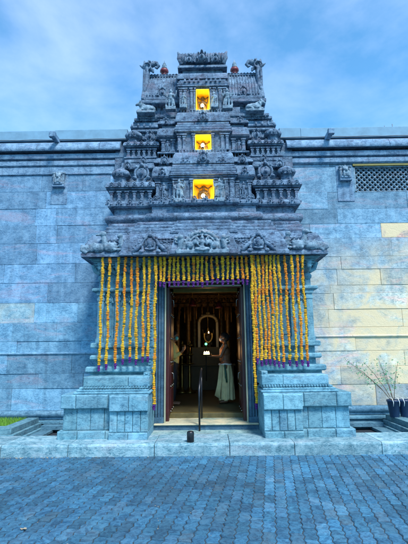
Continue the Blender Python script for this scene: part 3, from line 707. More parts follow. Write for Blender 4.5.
# miniature shrines at the corners
def kuta(sg,px0,px1,pytop,pybase,Y,dome_px,fin_px,pyd,pyf,npil):
    xa=XA+sg*HW(abs(px0),pybase,Y); xb=XA+sg*HW(abs(px1),pybase,Y); x0,x1=min(xa,xb),max(xa,xb)
    z0=Z(pybase,Y); zt=Z(pytop,Y); H=zt-z0; yb=Y+.5
    b=MB()
    b.sweep(rect(x0,x1,Y,yb),p_slab(z0,z0+H*.10,0.03,.015)); b.sweep(rect(x0,x1,Y+.02,yb),p_slab(z0+H*.10,z0+H*.18,0,.01))
    zb=z0+H*.62
    b.sweep(rect(x0+.03,x1-.03,Y+.10,yb),[(0,z0+H*.15),(0,zb+.02)])
    for i in range(npil):
        xx=x0+.05+(x1-x0-.1)*i/(npil-1); pil(b,xx,Y+.07,z0+H*.18,zb,.05)
        b.box(xx-.02,xx+.02,Y+.03,Y+.1,z0+H*.18,zb)
    b.sweep(rect(x0,x1,Y+.04,yb),p_steps(zb,z0+H*.74,0,.05,2)); b.sweep(rect(x0,x1,Y+.03,yb),p_kap(z0+H*.74,zt,.06))
    n=int((x1-x0)/.13)
    for i in range(n): kudu(b,x0+.06+i*(x1-x0-.1)/max(1,n-1),Y-.03,z0+H*.78,.10,.03)
    o=part(b,'miniature_shrine')
    d=MB(); yd=Y+.16; xd=XA+sg*HW(dome_px,pyd,yd); hd=Z(pyd-1.5,yd)-zt
    d.lathe((xd,yd,zt-.01),[(.11,0),(.13,.02),(.11,.05),(.11,hd*.38),(.17,hd*.44),(.185,hd*.52),(.165,hd*.66),(.115,hd*.78),(.06,hd*.84),(.07,hd*.87),(.03,hd*.92),(.035,hd*.95),(.008,hd)],16,rib=.10,ribn=8)
    for a in range(4):
        q=R(45+90*a); d.ell((xd+.16*math.cos(q),yd+.16*math.sin(q),zt+hd*.48),(.035,.035,.04),6,5)
    kudu(d,xd,yd-.17,zt+hd*.28,hd*.42,.03)
    q=d.build('dome',M['tower']); q.parent=o
    d=MB(); xf=XA+sg*HW(fin_px,pyf,Y); hf=Z(pyf,Y)-zt
    d.sweep(rect(xf-.10,xf+.10,Y+.05,yb),p_slab(zt-.01,zt+hf*.2,0,.012))
    kudu(d,xf,Y+.06,zt+hf*.14,hf*.84,.10); statue_pts(d,xf,Y+.04,zt+hf*.12,hf*.42,-1,1)
    for k in range(8): d.ell((xf+.02*math.sin(k),Y+.08+.05*k,zt+hf*.45),(.10,.05,hf*.27),10,6)
    q=d.build('gable',M['tower'],None,0); q.parent=o
for sg in (-1,1):
    kuta(sg,96,52,180.5,204,7.62,82,62,167,158.5,6)
    kuta(sg,78,47,140.5,158,8.02,69,53.5,130,126.5,6)
# guardians, bulls and figures
def stat(px,pyt,pyb,Y,arms=2,face=-1,nm='guardian_statue'):
    b=MB(); x=AT(px,(pyt+pyb)/2,Y).x; z0=Z(pyb,Y)+ (0); h=Z(pyt,Y)-z0
    statue_pts(b,x,Y,z0,h,face,arms); b.box(x-h*.24,x+h*.24,Y-h*.12,Y+h*.15,z0-.06,z0+.02)
    return part(b,nm,'statue',0,remesh=.0075)
stat(179,178.5,199.5,7.42,2,-1); stat(219.5,178.5,199.5,7.42,2,1)
stat(170.8,88.5,107.5,8.02,2,-1); stat(227.2,88.5,107.5,8.02,2,1)
stat(183.3,92,105.5,8.0,1,-1,'attendant_statue'); stat(214.3,92,105.5,8.0,1,1,'attendant_statue')
for sg,px in ((1,146.5),(-1,254.5)):
    b=MB(); x=AT(px,108,8.2).x; bull_pts(b,x,8.16,Z(113.5,8.2),.40,-sg); b.box(x-.2,x+.2,8.05,8.3,Z(113.5,8.2)-.04,Z(113.5,8.2)+.01)
    part(b,'bull_statue','statue',0,remesh=.009)
# lit niches: yellow painted recesses with a dark bronze idol
for (Y,n,z0,z1) in ((Yc+.04,n1,zw+.005,zB-.01),(7.86,n2,zC+.005,zD-.01),(8.12,n3,zE+.005,zG-.02)):
    b=MB(); yb=Y+.24; t=.018
    b.box(XA-n,XA-n+t,Y-.03,yb,z0,z1); b.box(XA+n-t,XA+n,Y-.03,yb,z0,z1); b.box(XA-n+t,XA+n-t,Y-.03,yb,z1-t,z1); b.box(XA-n+t,XA+n-t,Y-.03,yb,z0,z0+t); b.box(XA-n,XA+n,yb,yb+.02,z0,z1)
    o=part(b,'niche','yellow',.002)
    d=MB(); statue_pts(d,XA,Y+.15,z0+t,(z1-z0)*.80,-1,2); d.ell((XA,Y+.19,z0+(z1-z0)*.42),(n*.62,.03,(z1-z0)*.30),12,6)
    q=d.build('idol',M['dark'],None,0,remesh=.007); q.parent=o
    # ceiling fringe
    d=MB()
    d.tube([(XA-n*.8+n*1.6*k/12,Y+.2,z1-.05-.05*math.sin(math.pi*k/12*2)**2) for k in range(13)],.014,6)
    q=d.build('festoon',M['dark']); q.parent=o
    nm={0:'bottom',1:'middle',2:'top'}[[Yc+.04,7.86,8.12].index(Y)]
    L=thing('niche_lamp','glowing warm bulb in the %s yellow niche of the tower'%nm,'lamp',(XA-.01,Y-.06,z0+.02),'bulbs lighting the niches')
    d=MB(); d.lathe((0,0,0),[(.03,0),(.03,.02),(.018,.035)],12); d.build('lamp_holder',M['black'],L)
    d=MB(); d.ell((0,0,.068),(.036,.036,.042),12,8); d.build('bulb',M['bulb'],L)
    for yy,zz,e in ((Y+.06,z0+.10,2.2),(Y-.16,z0+.12,1.1)):
        l=bpy.data.lights.new('niche_light','POINT'); l.energy=e*.9; l.color=(1,.72,.25); l.shadow_soft_size=.04
        lo=bpy.data.objects.new('niche_light',l); C.objects.link(lo); lo.location=(XA+.05,yy,zz)
# ================================================================== COMPOUND WALLS
YW=8.35
rowsL=[171,187.5,204.5,221.5,239.5,260,279,299,319,337.5,350,370,385,407]
def wall(sg):
    side='left' if sg<0 else 'right'
    T2=thing('stone_wall','long wall of large weathered granite blocks under a stone eave, '+('left of the gateway, grass bed at its foot' if sg<0 else 'right of the gateway, with the lattice window'),'wall',(sg*5,YW,0))
    zr=[Z(p+(2.0 if sg<0 else -2.0),YW) for p in rowsL]
    if sg>0: zr=[Z(p,YW) for p in (165.5,192,211,225.5,240,258.5,271,287,295,311,329,337,352.5,368,386,407)]
    zr=sorted(zr); xin=XA+sg*1.2; xout=sg*9.0
    x0,x1=min(xin,xout),max(xin,xout)
    win=None
    if sg>0:
        a=AT(354.5,180,YW); wz1=AT(354.5,166.5,YW).z; wz0=AT(354.5,192,YW).z; win=(a.x,a.x+2.05,wz0,wz1)
    b=MB()
    if win:
        for arr in (0,1):
            t_=win[3] if arr else win[2]; i_=min(range(len(zr)),key=lambda q:abs(zr[q]-t_)); zr[i_]=t_
        if zr[-1]<win[3]+.03: zr.append(win[3]+.10)
        b.box(x0,x1,YW+.03,YW+.5,0,win[2]); b.box(x0,win[0],YW+.03,YW+.5,win[2],zr[-1]); b.box(win[1],x1,YW+.03,YW+.5,win[2],zr[-1])
    else: b.box(x0,x1,YW+.03,YW+.5,0,zr[-1])
    for r in range(len(zr)-1):
        z0,z1=zr[r],zr[r+1]; x=x0-random.uniform(0,1.2)
        while x<x1:
            w=random.choice([.45,.6,.9,1.1,1.3,1.5,1.7])*(1 if z1-z0>.2 else 1.4); xa=max(x,x0); xb=min(x+w,x1); x+=w
            if xb-xa<.06: continue
            segs=[(xa,xb)]
            if win and z0<win[3]-.02 and z1>win[2]+.02:
                segs=[(p,q) for p,q in ((xa,min(xb,win[0])),(max(xa,win[1]),xb)) if q-p>.03]
            for p,q in segs:
                k=random.uniform(.74,1.2); t=[k*.98,k,k*1.02]
                cx=(p+q)/2; zm=(z0+z1)/2
                # tint warms rightwards and downwards; a few single ochre and rust coloured stones
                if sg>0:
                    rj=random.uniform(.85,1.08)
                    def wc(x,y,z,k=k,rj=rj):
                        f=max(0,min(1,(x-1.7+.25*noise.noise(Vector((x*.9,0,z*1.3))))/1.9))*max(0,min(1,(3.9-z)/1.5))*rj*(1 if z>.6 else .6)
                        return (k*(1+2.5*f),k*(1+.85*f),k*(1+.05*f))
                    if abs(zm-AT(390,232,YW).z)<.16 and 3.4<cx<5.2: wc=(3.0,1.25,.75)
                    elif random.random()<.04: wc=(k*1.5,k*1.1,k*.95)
                else:
                    if random.random()<.07: t=[k*1.35,k*1.1,k*.95]
                    wc=(t[0]*.94,t[1]*(1.02 if zm<2.6 else .96),t[2]*1.02)
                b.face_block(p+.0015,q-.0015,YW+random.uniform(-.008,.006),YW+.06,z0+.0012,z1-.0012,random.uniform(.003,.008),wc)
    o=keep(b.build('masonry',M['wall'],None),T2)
    if True:
        zs_=Z(337 if sg>0 else 351,YW); b2=MB(); cc=x0
        while cc<x1:
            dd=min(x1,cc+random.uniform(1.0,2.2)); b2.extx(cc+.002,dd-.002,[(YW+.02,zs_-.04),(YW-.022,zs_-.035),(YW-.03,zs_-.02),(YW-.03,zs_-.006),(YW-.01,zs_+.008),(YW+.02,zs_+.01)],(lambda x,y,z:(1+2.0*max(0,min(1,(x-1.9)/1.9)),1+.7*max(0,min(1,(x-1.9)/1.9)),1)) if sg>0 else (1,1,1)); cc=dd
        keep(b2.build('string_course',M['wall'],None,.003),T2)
    # base mouldings
    b=MB(); zb=zr[0]
    def pr(y0,y1,z0,z1,round_=0):
        if round_: 
            r=(z1-z0)/2; return [(y0+r-r*math.cos(R(a)),(z0+z1)/2+r*math.sin(R(a))) for a in range(-90,91,18)]+[(y1,z1),(y1,z0)]
        return [(y0+.012,z0),(y0,z0+.012),(y0,z1-.012),(y0+.012,z1),(y1,z1),(y1,z0)]
    xx=x0
    cuts=[x0]; 
    while cuts[-1]<x1: cuts.append(min(x1,cuts[-1]+random.uniform(1.1,1.9)))
    for p,q in zip(cuts[:-1],cuts[1:]):
        k=random.uniform(.8,1.1); cc=(k*.95,k*.9,k*1.0)
        b.extx(p+.002,q-.002,pr(YW-.09,YW+.1,zb-.12,zb,1),cc)
        b.extx(p+.002,q-.002,pr(YW-.04,YW+.1,zb-.17,zb-.12),cc)
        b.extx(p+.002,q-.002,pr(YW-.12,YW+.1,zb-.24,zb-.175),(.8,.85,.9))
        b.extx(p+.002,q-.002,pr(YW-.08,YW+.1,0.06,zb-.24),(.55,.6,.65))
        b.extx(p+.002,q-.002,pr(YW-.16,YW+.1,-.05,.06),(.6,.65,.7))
    keep(b.build('base_course',M['base'],None,.004),T2)
    # eave
    zt=zr[-1]; e=[AT(60 if sg<0 else 330,p,YW-.1).z for p in ((165,159,154,151.5,141,138) if sg<0 else (162,156,151,148,138,135))]
    ends=XA+sg*(HW(83,145,8.2))
    a0,a1=min(ends,xout),max(ends,xout)
    b=MB()
    b.extx(x0,x1,[(YW-.0,zt-.0),(YW-.03,zt+.01),(YW-.03,e[0]-.01),(YW-.0,e[0]),(YW+.3,e[0]),(YW+.3,zt)])
    b.extx(x0,x1,[(YW-.03,e[0]),(YW-.06,e[0]+.02),(YW-.06,e[1]-.02),(YW-.02,e[1]),(YW+.3,e[1]),(YW+.3,e[0])])
    b.extx(x0,x1,[(YW+.0,e[1]),(YW-.09,e[1]+.02),(YW-.11,e[2]),(YW+.3,e[2]),(YW+.3,e[1])])
    b.extx(x0,x1,[(YW+.02,e[2]),(YW+.02,e[3]),(YW+.3,e[3]),(YW+.3,e[2])])
    keep(b.build('cornice',M['eave'],None,.006),T2)
    b=MB(); c=a0; h=e[4]-e[3]
    while c<a1:
        d=min(a1,c+random.uniform(1.6,2.4))
        yo=YW-.17
        b.extx(c+.003,d-.003,[(YW+.0,e[3]+.03),(yo+.03,e[3]+.01),(yo,e[3]-.012),(yo-.012,e[3]+.02),(yo-.01,e[3]+.06),(yo+.01,e[3]+h*.45),(yo+.06,e[3]+h*.8),(yo+.13,e[4]),(YW+.3,e[4]+.01),(YW+.3,e[3]+.03)])
        c=d
    keep(b.build('eave',M['eave'],None,.006),T2)
    # plastered roof edge with a seam
    b=MB(); zz0=e[4]+.02; zz1=AT(60 if sg<0 else 330,131 if sg<0 else 128,YW-.05).z
    jx=AT(56,135,YW).x if sg<0 else AT(300,135,YW).x
    inn=XA+sg*HW(76,135,8.3)
    for p,q,dz in (((min(inn,jx)),max(inn,jx),.012),(min(jx,xout),max(jx,xout),0)):
        b.box(p+.002,q-.002,YW-.07,YW+.6,zz0+.01,zz1+dz); b.box(p+.002,q-.002,YW-.035,YW+.6,zz1+dz,zz1+dz+.02)
    keep(b.build('roof_edge',M['band'],None,.006),T2)
    b=MB(); s=AT(54.5,140,YW-.25) if sg<0 else AT(329.5,137,YW-.25); zs=zz0-.02
    b.box(s.x-.05,s.x+.05,YW-.40,YW-.05,zs-.05,zs+.055); b.box(s.x-.065,s.x+.065,YW-.42,YW-.33,zs-.065,zs+.06)
    keep(b.build('water_spout',M['eave'],None,.008),T2)
    # thin cable along the roof edge
    b=MB(); b.tube([(x0+(x1-x0)*k/40,YW-.09,zz0+.018+.006*math.sin(k*1.7)) for k in range(41)],.009,5); keep(b.build('cable',M['cable'],None),T2)
    if sg>0:
        for q,hh in ((387,.12),(395,.16)):
            pp=AT(q,130,YW); b=MB(); b.tube([(pp.x,YW+.1,zz1),(pp.x,YW+.1,zz1+hh)],.008,5); keep(b.build('conduit_stub',M['cable'],None),T2)
    # carved bracket standing out of the wall
    c=AT(59,180,YW-.05) if sg<0 else AT(345,173.5,YW-.05)
    b=MB(); y=YW-.05
    b.face_block(c.x-.18,c.x+.18,YW-.012,YW+.02,c.z-.55 if sg<0 else c.z-.62,c.z+.2,.008)
    b.box(c.x-.13,c.x+.13,y-.06,y+.05,c.z-.17,c.z-.12); b.box(c.x-.10,c.x+.10,y-.08,y+.05,c.z-.12,c.z-.08)
    keep(b.build('backing_stone',M['eave'],None,.005),T2)
    b=MB()
    b.ell((c.x,y-.02,c.z-.03),(.07,.09,.08)); b.ell((c.x,y-.06,c.z+.06),(.055,.06,.06)); b.ell((c.x,y-.11,c.z+.04),(.03,.03,.03),6,5)
    for s2 in (-1,1):
        b.cap((c.x+s2*.09,y-.02,c.z-.1),(c.x+s2*.10,y-.02,c.z+.10),.033,.03,8); b.ell((c.x+s2*.11,y-.02,c.z+.14),(.035,.05,.035),8,5); b.cap((c.x+s2*.04,y-.05,c.z+.1),(c.x+s2*.06,y-.05,c.z+.16),.022,.012,6)
        b.cap((c.x+s2*.05,y-.08,c.z-.08),(c.x+s2*.05,y-.09,c.z+.0),.025,.025,6)
    b.ell((c.x,y-.02,c.z+.15),(.035,.05,.04),8,5)
    keep(b.build('carved_bracket',M['statue'],None,0,remesh=.010),T2)
    if win:
        wx0,wx1,wz0,wz1=win
        b=MB(); y=YW+.06
        b.box(wx0-.0,wx0+.03,YW+.0,YW+.2,wz0,wz1); b.box(wx1-.03,wx1,YW+.0,YW+.2,wz0,wz1); b.box(wx0,wx1,YW+.0,YW+.2,wz0,wz0+.02); b.box(wx0,wx1,YW+.0,YW+.2,wz1-.02,wz1)
        n=0.115; import itertools
        cnt=int((wx1-wx0)/n); rws=4; dz=(wz1-wz0)/rws
        # diagonal lattice bars clipped to the frame
        k=-rws
        H=wz1-wz0
        while k*n < (wx1-wx0)+H:
            for d in (1,-1):
                xs=wx0+k*n if d>0 else wx0+k*n
                p0=[xs,wz0]; p1=[xs+d*H,wz1]
                def clip(p0,p1):
                    (xa,za),(xb,zb)=p0,p1
                    if xa>xb: xa,za,xb,zb=xb,zb,xa,za
                    if xb<=wx0 or xa>=wx1: return None
                    if xa<wx0: za+= (zb-za)*(wx0-xa)/(xb-xa); xa=wx0
                    if xb>wx1: zb=za+(zb-za)*(wx1-xa)/(xb-xa); xb=wx1
                    return (xa,za,xb,zb)
                c2=clip(p0,p1)
                if c2 and c2[2]-c2[0]>.01: b.tube([(c2[0],y+.004*d,c2[1]),(c2[2],y+.004*d,c2[3])],.019,4,smooth=False)
            k+=1
        x=wx0+n/2
        i=0
        while x<wx1:
            for r in range(int(H/(n))+1):
                z_=wz0+r*n; 
                if wz0+.02<z_<wz1-.02: b.ell((x-n/2,y-.012,z_),(.024,.012,.024),8,4)
            x+=n; i+=1
        lo=keep(b.build('lattice_window',M['statue'],None,.0),T2); lo['label']='long stone lattice window of crossed diagonal bars'
        b=MB(); b.box(wx0,wx1,YW+.26,YW+.3,wz0,wz1); keep(b.build('dark_screen',M['darkclo'],None),T2)
        b=MB(); b.box(wx0-.02,wx1+.02,YW-.03,YW+.02,wz1+.003,wz1+.05); keep(b.build('window_hood',M['olivewood'],None,.004),T2)
wall(-1); wall(1)
# weathered tower flanks between storeys and wall top
for sg in (-1,1):
    b=MB(); b.box(XA+sg*HW(72,150,8.3),XA+sg*HW(88,150,8.3),8.27,8.9,3.0,AT(200,140,8.3).z-.12)
    part(b,'tower_shoulder')
# ================================================================== TEMPLE HALL (seen through the doorway)
H=thing('temple_hall','dark hall with dark brown walls seen through the gateway door','building',(XA,11,.0))
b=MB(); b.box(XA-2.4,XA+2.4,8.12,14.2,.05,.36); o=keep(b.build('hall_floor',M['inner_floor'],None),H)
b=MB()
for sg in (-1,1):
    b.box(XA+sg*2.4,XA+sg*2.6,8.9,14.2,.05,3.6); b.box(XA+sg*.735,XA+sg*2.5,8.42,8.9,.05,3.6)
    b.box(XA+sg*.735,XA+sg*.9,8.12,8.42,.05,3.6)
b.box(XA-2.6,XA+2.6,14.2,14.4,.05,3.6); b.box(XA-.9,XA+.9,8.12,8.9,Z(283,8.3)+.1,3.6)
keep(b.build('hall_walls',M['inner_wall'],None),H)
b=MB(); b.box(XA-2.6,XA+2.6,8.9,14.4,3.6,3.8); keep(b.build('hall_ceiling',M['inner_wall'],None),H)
b=MB(); b.box(-9,9,YW+.5,15,5.9,6.1); keep(b.build('flat_roof',M['band'],None),H)
b=MB(); zi=Z(288,8.5)
for sg in (-1,1): b.box(XA+sg*.665,XA+sg*.735,8.46,8.56,.36,zi+.02)
b.box(XA-.735,XA+.735,8.46,8.56,zi-.09,zi+.02)
keep(b.build('inner_door_frame',M['olivewood'],None,.006),H)
for sg in (-1,1):
    for yy in (10.6,12.0):
        b=MB(); x=XA+sg*1.25; b.box(x-.16,x+.16,yy-.16,yy+.16,.36,.7); b.lathe((x,yy,.7),[(.13,0),(.12,.4),(.12,1.6),(.17,1.7),(.13,1.75),(.2,1.95)],12); b.box(x-.22,x+.22,yy-.22,yy+.22,2.62,2.8); b.box(x-.15,x+.15,yy-.15,yy+.15,2.8,3.6)
        keep(b.build('hall_pillar',M['inner_wall'],None),H)
# small sanctum with a pale arch and idol
S=thing('sanctum_shrine','small pale arched shrine with a garlanded dark idol deep inside the hall','shrine',(XA+.05,12.6,.36))
sx=AT(208,320,12.6).x; 
def sk(b,n,m,**k): return keep(b.build(n,M[m],None,**k),S)
b=MB(); b.box(sx-.75,sx+.75,12.4,13.2,.36,1.05); b.box(sx-.5,sx+.5,12.45,13.2,1.05,1.6); b.box(sx-.8,sx+.8,12.36,13.2,1.05,1.1); sk(b,'altar','inner_floor',bevel=.01)
b=MB(); zt=Z(313,12.6)
for q in (-1,1):
    for dx in (.42,.62,.95): b.lathe((sx+q*dx,12.9,.36),[(.09,0),(.07,.1),(.06,.9),(.09,1.0),(.06,1.1),(.06,2.2),(.11,2.35),(.07,2.4),(.12,2.5)],10)
for k in range(4): b.box(sx-1.15+.04*k,sx+1.15-.04*k,12.8-.03*k,13.2,2.86+.13*k,2.96+.13*k)
for k in range(9): kudu(b,sx-1.0+.25*k,12.75,2.98,.26,.05)
sk(b,'carved_surround','woodgold')
b=MB()
for k in range(11): b.tube([(sx-.9+.18*k,12.6,2.9),(sx-.9+.18*k,12.6,2.9-.35-.25*abs(k-5)/5)],[.03,.02],6)
sk(b,'hanging_strings','woodgold')['kind']='stuff'
b=MB()
for sg in (-1,1): b.box(sx+sg*.24,sx+sg*.31,12.5,12.62,1.6,zt-.28)
pts=[(sx+.275*math.cos(R(a)),12.55,zt-.28+.2*math.sin(R(a))) for a in range(0,181,12)]
b.tube(pts,.05,8); b.box(sx-.2,sx+.2,12.52,12.58,zt-.12,zt-.06); b.ell((sx,12.55,zt-.02),(.07,.04,.06),8,6); sk(b,'arch','marble',bevel=.0)
b=MB(); statue_pts(b,sx,12.8,1.6,.62,-1,2); sk(b,'idol','dark',remesh=.02)
b=MB(); pts=[(sx+.12*math.cos(R(a)),12.66,1.95+.2*math.sin(R(a))) for a in range(-200,21,10)]; b.tube(pts,[.018+.005*(i%2) for i in range(len(pts))],7); sk(b,'flower_garland','beige')
for px in (182,189.5):
    x=AT(px,345,11.6).x
    L=thing('standing_oil_lamp','tall dim brass oil lamp on a stem, '+('left one of the two before the shrine' if px<185 else 'right one of the two, nearer the shrine'),'oil lamp',(x,11.6,.36),'brass lamps in the dark hall')
    b=MB(); b.lathe((0,0,0),[(.16,0),(.17,.04),(.06,.1),(.035,.2),(.05,.5),(.03,.55),(.03,.9),(.05,.95),(.03,1.0),(.03,1.25)],14); b.build('stem',M['gold'],L)
    for k,(zz,r) in enumerate(((.75,.14),(1.0,.11),(1.25,.08))): b=MB(); b.lathe((0,0,zz),[(.03,0),(r,.03),(r,.05),(r-.01,.05)],14); b.build('oil_dish',M['gold'],L)
    b=MB(); b.lathe((0,0,1.3),[(.02,0),(.035,.05),(.01,.12)],10); b.build('lamp_crest',M['gold'],L)
g=AT(206,344,11.5); L=thing('signal_lamp','small round green lamp glowing in the dark hall','lamp',tuple(g))
b=MB(); b.ell((0,0,0),.035,10,8); b.build('green_glass',M['green_led'],L); b=MB(); b.tube([(0,.03,-.02),(0,.05,-.7),(0,.05,-1.0)],.012,6); b.build('stand',M['black'],L)
for k,(px,py) in enumerate(((192.5,302),(219,304))):
    g=AT(px,py,10.2); L=thing('hanging_bell','dim reddish bell hanging from the hall ceiling, %s of the shrine'%('left' if k==0 else 'right'),'bell',tuple(g),'bells under the ceiling')
    b=MB(); b.lathe((0,0,-.10),[(.10,0),(.085,.03),(.06,.12),(.03,.16),(.012,.18)],14); b.build('bell_cup',M['redpaint'],L)
    b=MB(); b.tube([(0,0,.08),(0,0,3.6-g.z)],.008,5); b.build('chain',M['gold'],L)
g=AT(208,333,12.3); L=thing('hanging_oil_lamp','small lit oil lamp hanging in front of the dark idol in the shrine','oil lamp',tuple(g))
b=MB(); b.lathe((0,0,-.05),[(.02,0),(.06,.03),(.05,.04),(.01,.045)],12); b.tube([(0,0,.0),(0,0,3.6-g.z)],.005,5); b.build('lamp_bowl',M['gold'],L)
b=MB(); b.lathe((.02,-.03,-.01),[(.008,0),(.016,.015),(.004,.055)],8); b.build('flame',M['flame'],L)
l=bpy.data.lights.new('oil_lamp_light','POINT'); l.energy=2.0; l.color=(1,.6,.25); l.shadow_soft_size=.05
lo=bpy.data.objects.new('oil_lamp_light',l); C.objects.link(lo); lo.location=g+Vector((0,-.35,.1))
# ================================================================== PEOPLE
def hand(b,w,d,up,curl,s=1.0,side=1):
    # w wrist, d pointing direction, up palm normal; five fingers
    w=Vector(w); d=Vector(d).normalized(); up=Vector(up).normalized(); lat=d.cross(up).normalized()*side
    b.cap(w,w+d*.03*s,.022*s,.026*s,8)
    for k in range(4):
        o=lat*(.028-.0185*k)*s; base=w+d*.03*s+o*.7; kn=w+d*.082*s+o
        b.cap(base,kn,.0145*s,.0125*s,8)
        L=(.036,.042,.039,.030)[k]*s; c=R(curl); d1=(d*math.cos(c)+up*math.sin(c)); p1=kn+d1*L
        d2=(d*math.cos(2*c)+up*math.sin(2*c)); p2=p1+d2*L*.7
        b.cap(kn,p1,.0098*s,.009*s,7); b.cap(p1,p2,.009*s,.0075*s,7)
    t0=w+d*.028*s+lat*.022*s; t1=t0+(d*.6+lat*.8).normalized()*.036*s; t2=t1+(d*.9+up*.4).normalized()*.03*s
    b.cap(t0,t1,.0135*s,.011*s,7); b.cap(t1,t2,.0105*s,.0085*s,7)
def head(b,c,fd,s=1.0):     # c centre of head, fd facing direction
    c=Vector(c); f=Vector(fd).normalized(); u=Vector((0,0,1)); l=f.cross(u)
    q=Vector((1,0,0)).rotation_difference(f)
    def P(a,bq,cq): return c+f*a*s+l*bq*s+u*cq*s
    b.ell(P(-.012,0,.025),(.098*s,.077*s,.098*s),14,10,q); b.ell(P(.018,0,-.045),(.072*s,.06*s,.078*s),12,8,q)
    b.ell(P(.055,0,-.095),(.03*s,.032*s,.025*s),8,6,q)
    b.cap(P(.082,0,.02),P(.103,0,-.02),.010*s,.015*s,8)
    for sg in (-1,1):
        b.ell(P(-.008,sg*.078,-.012),(.02*s,.012*s,.032*s),8,6,q); b.ell(P(.075,sg*.032,.035),(.016*s,.024*s,.009*s),8,5,q); b.ell(P(.07,sg*.033,.012),(.014*s,.016*s,.010*s),8,5,q)
        b.ell(P(.055,sg*.04,-.03),(.024*s,.02*s,.02*s),8,5,q)
    b.ell(P(.083,0,-.055),(.013*s,.026*s,.007*s),8,5,q); b.ell(P(.080,0,-.068),(.013*s,.022*s,.008*s),8,5,q)
def priest():
    base=AT(226,405,9.45); base.z=.36
    T3=thing('person','bare chested man in white dhoti and face mask holding out a flame tray','person',tuple(base))
    b=MB(); fd=(-1,-.15,0)
    V=lambda f,l,z: Vector((-f,-l,z))       # f forward(-x), l towards camera
    # legs (under cloth) and feet
    for sg in (-1,1):
        b.cap(V(0,sg*.09,.86),V(.01,sg*.095,.46),.085,.058); b.cap(V(.01,sg*.095,.46),V(-.015,sg*.095,.09),.056,.038)
        b.cap(V(-.03,sg*.095,.045),V(.13,sg*.10,.03),.036,.028,8)
        for k in range(5): b.cap(V(.13,sg*(.075+.013*k),.025),V(.17-.007*k,sg*(.073+.014*k),.018),.012,.010,6)
    b.ell(V(-.02,0,.92),(.125,.155,.12),12,8); b.cap(V(-.01,0,.98),V(0,0,1.14),.115,.13,12)
    b.ell(V(.0,0,1.20),(.125,.165,.15),14,8); b.ell(V(.05,0,1.02),(.09,.12,.11),12,8)
    b.cap(V(-.01,-.13,1.34),V(-.01,.13,1.34),.062,.062,10); b.cap(V(-.01,0,1.36),V(.01,0,1.46),.058,.052,10)
    head(b,V(.035,0,1.535),fd,.98)
    for sg in (-1,1):
        sh=V(-.01,sg*.185,1.335); el=V(.11,sg*.20,1.08); wr=V(.345,sg*.07,1.09)
        b.ell(sh,(.062,.06,.065),10,6); b.cap(sh,el,.05,.038,10); b.cap(el,wr,.04,.025,10)
        hand(b,wr,V(1,-sg*.18,.05),V(0,0,1),28,1.0,side=sg)
    body=b.build('body',M['skin'],T3,0,remesh=.0075,smooth_it=2)
    b=MB(); q=Vector((1,0,0)).rotation_difference(Vector(fd).normalized())
    b.ell(V(.005,0,1.585),(.103,.086,.085),14,8,q); b.ell(V(-.045,0,1.53),(.075,.083,.095),12,8,q); b.ell(V(-.125,0,1.57),(.035,.035,.035),8,6)
    b.build('hair',M['hair'],T3,0,remesh=.008,smooth_it=2)
    b=MB(); b.ell(V(.10,.005,1.488),(.035,.058,.046),12,8,q)
    for sg in (-1,1): b.tube([V(.09,sg*.05,1.50),V(.045,sg*.083,1.52),V(.02,sg*.085,1.535)],.004,5)
    b.build('face_mask',M['white'],T3)
    # dhoti: draped skirt with folds
    b=MB(); seg=72; rows=26; vs=[];fs=[]
    for i in range(rows+1):
        t=i/rows; z=.90-.83*t
        rx=.138+.005*t+.03*math.sin(min(1,t*2.2)*1.5); ry=.165+.03*t
        for j in range(seg):
            a=2*math.pi*j/seg; f=(.004+.024*t)*(math.sin(a*9+2*math.sin(a*2)+t*1.2)+.5*math.sin(a*17+1.3-t*2)+.3*noise.noise(Vector((a*3,t*4,0))))
            vs.append((math.cos(a)*(rx+f)-.0+.03*t*math.sin(a*2+1), math.sin(a)*(ry+f), z+.012*math.sin(a*5)*t))
    for i in range(rows):
        for j in range(seg):
            k=(j+1)%seg; fs.append((i*seg+j,i*seg+k,(i+1)*seg+k,(i+1)*seg+j))
    b.add(vs,fs,None,True)
    d=b.build('dhoti',M['dhoti'],T3); sm=d.modifiers.new('thick','SOLIDIFY'); sm.thickness=.004
    b=MB()   # rolled waist and the loose front pleat
    b.tube([(.145*math.cos(a),.172*math.sin(a),.895+.008*math.sin(3*a)) for a in [k*2*math.pi/30 for k in range(31)]],.020,7)
    b.build('waist_roll',M['white'],T3)
    b=MB()
    for k in range(4):
        b.tube([V(.06+.02*k,.165+.010*k,.89),V(.09+.02*k,.19+.01*k,.70),V(.13+.02*k,.215,.42),V(.16+.03*k,.20,.12+.02*k)],[.014,.018,.022,.024],6)
    b.build('pleat',M['dhoti'],T3)
    b=MB(); b.tube([V(.02,.18,.89),V(.0,.21,.68),V(-.02,.225,.48)],[.02,.03,.022],6); b.build('green_sash',M['greenpaint'],T3)
    b=MB(); b.tube([V(.05,.13,1.38),V(.13,.06,1.24),V(.13,-.03,1.1),V(.05,-.15,1.02)],.004,5); b.build('sacred_thread',M['white'],T3)
    # tray of flame he holds
    T3.scale=(.93,)*3; tp=Vector(base)+V(.44,0,1.11)*.93
    L=thing('flame_tray','brass tray with a bright burning flame held out by the man in white','tray',tuple(tp))
    b=MB(); b.lathe((0,0,0),[(.06,0),(.12,.012),(.125,.025),(.115,.022),(.06,.01)],20); b.build('tray',M['gold'],L)
    b=MB()
    for k in range(7):
        a=k*.9; b.lathe((.06*math.cos(a)*(k>0),.06*math.sin(a)*(k>0),.015),[(.015,0),(.022,.012),(.016,.04),(.004,.075)],8)
    b.build('flame',M['flame'],L)
    l=bpy.data.lights.new('flame_light','POINT'); l.energy=1.3; l.color=(1,.62,.28); l.shadow_soft_size=.05
    lo=bpy.data.objects.new('flame_light',l); C.objects.link(lo); lo.location=tp+Vector((0,-.04,.14))
priest()
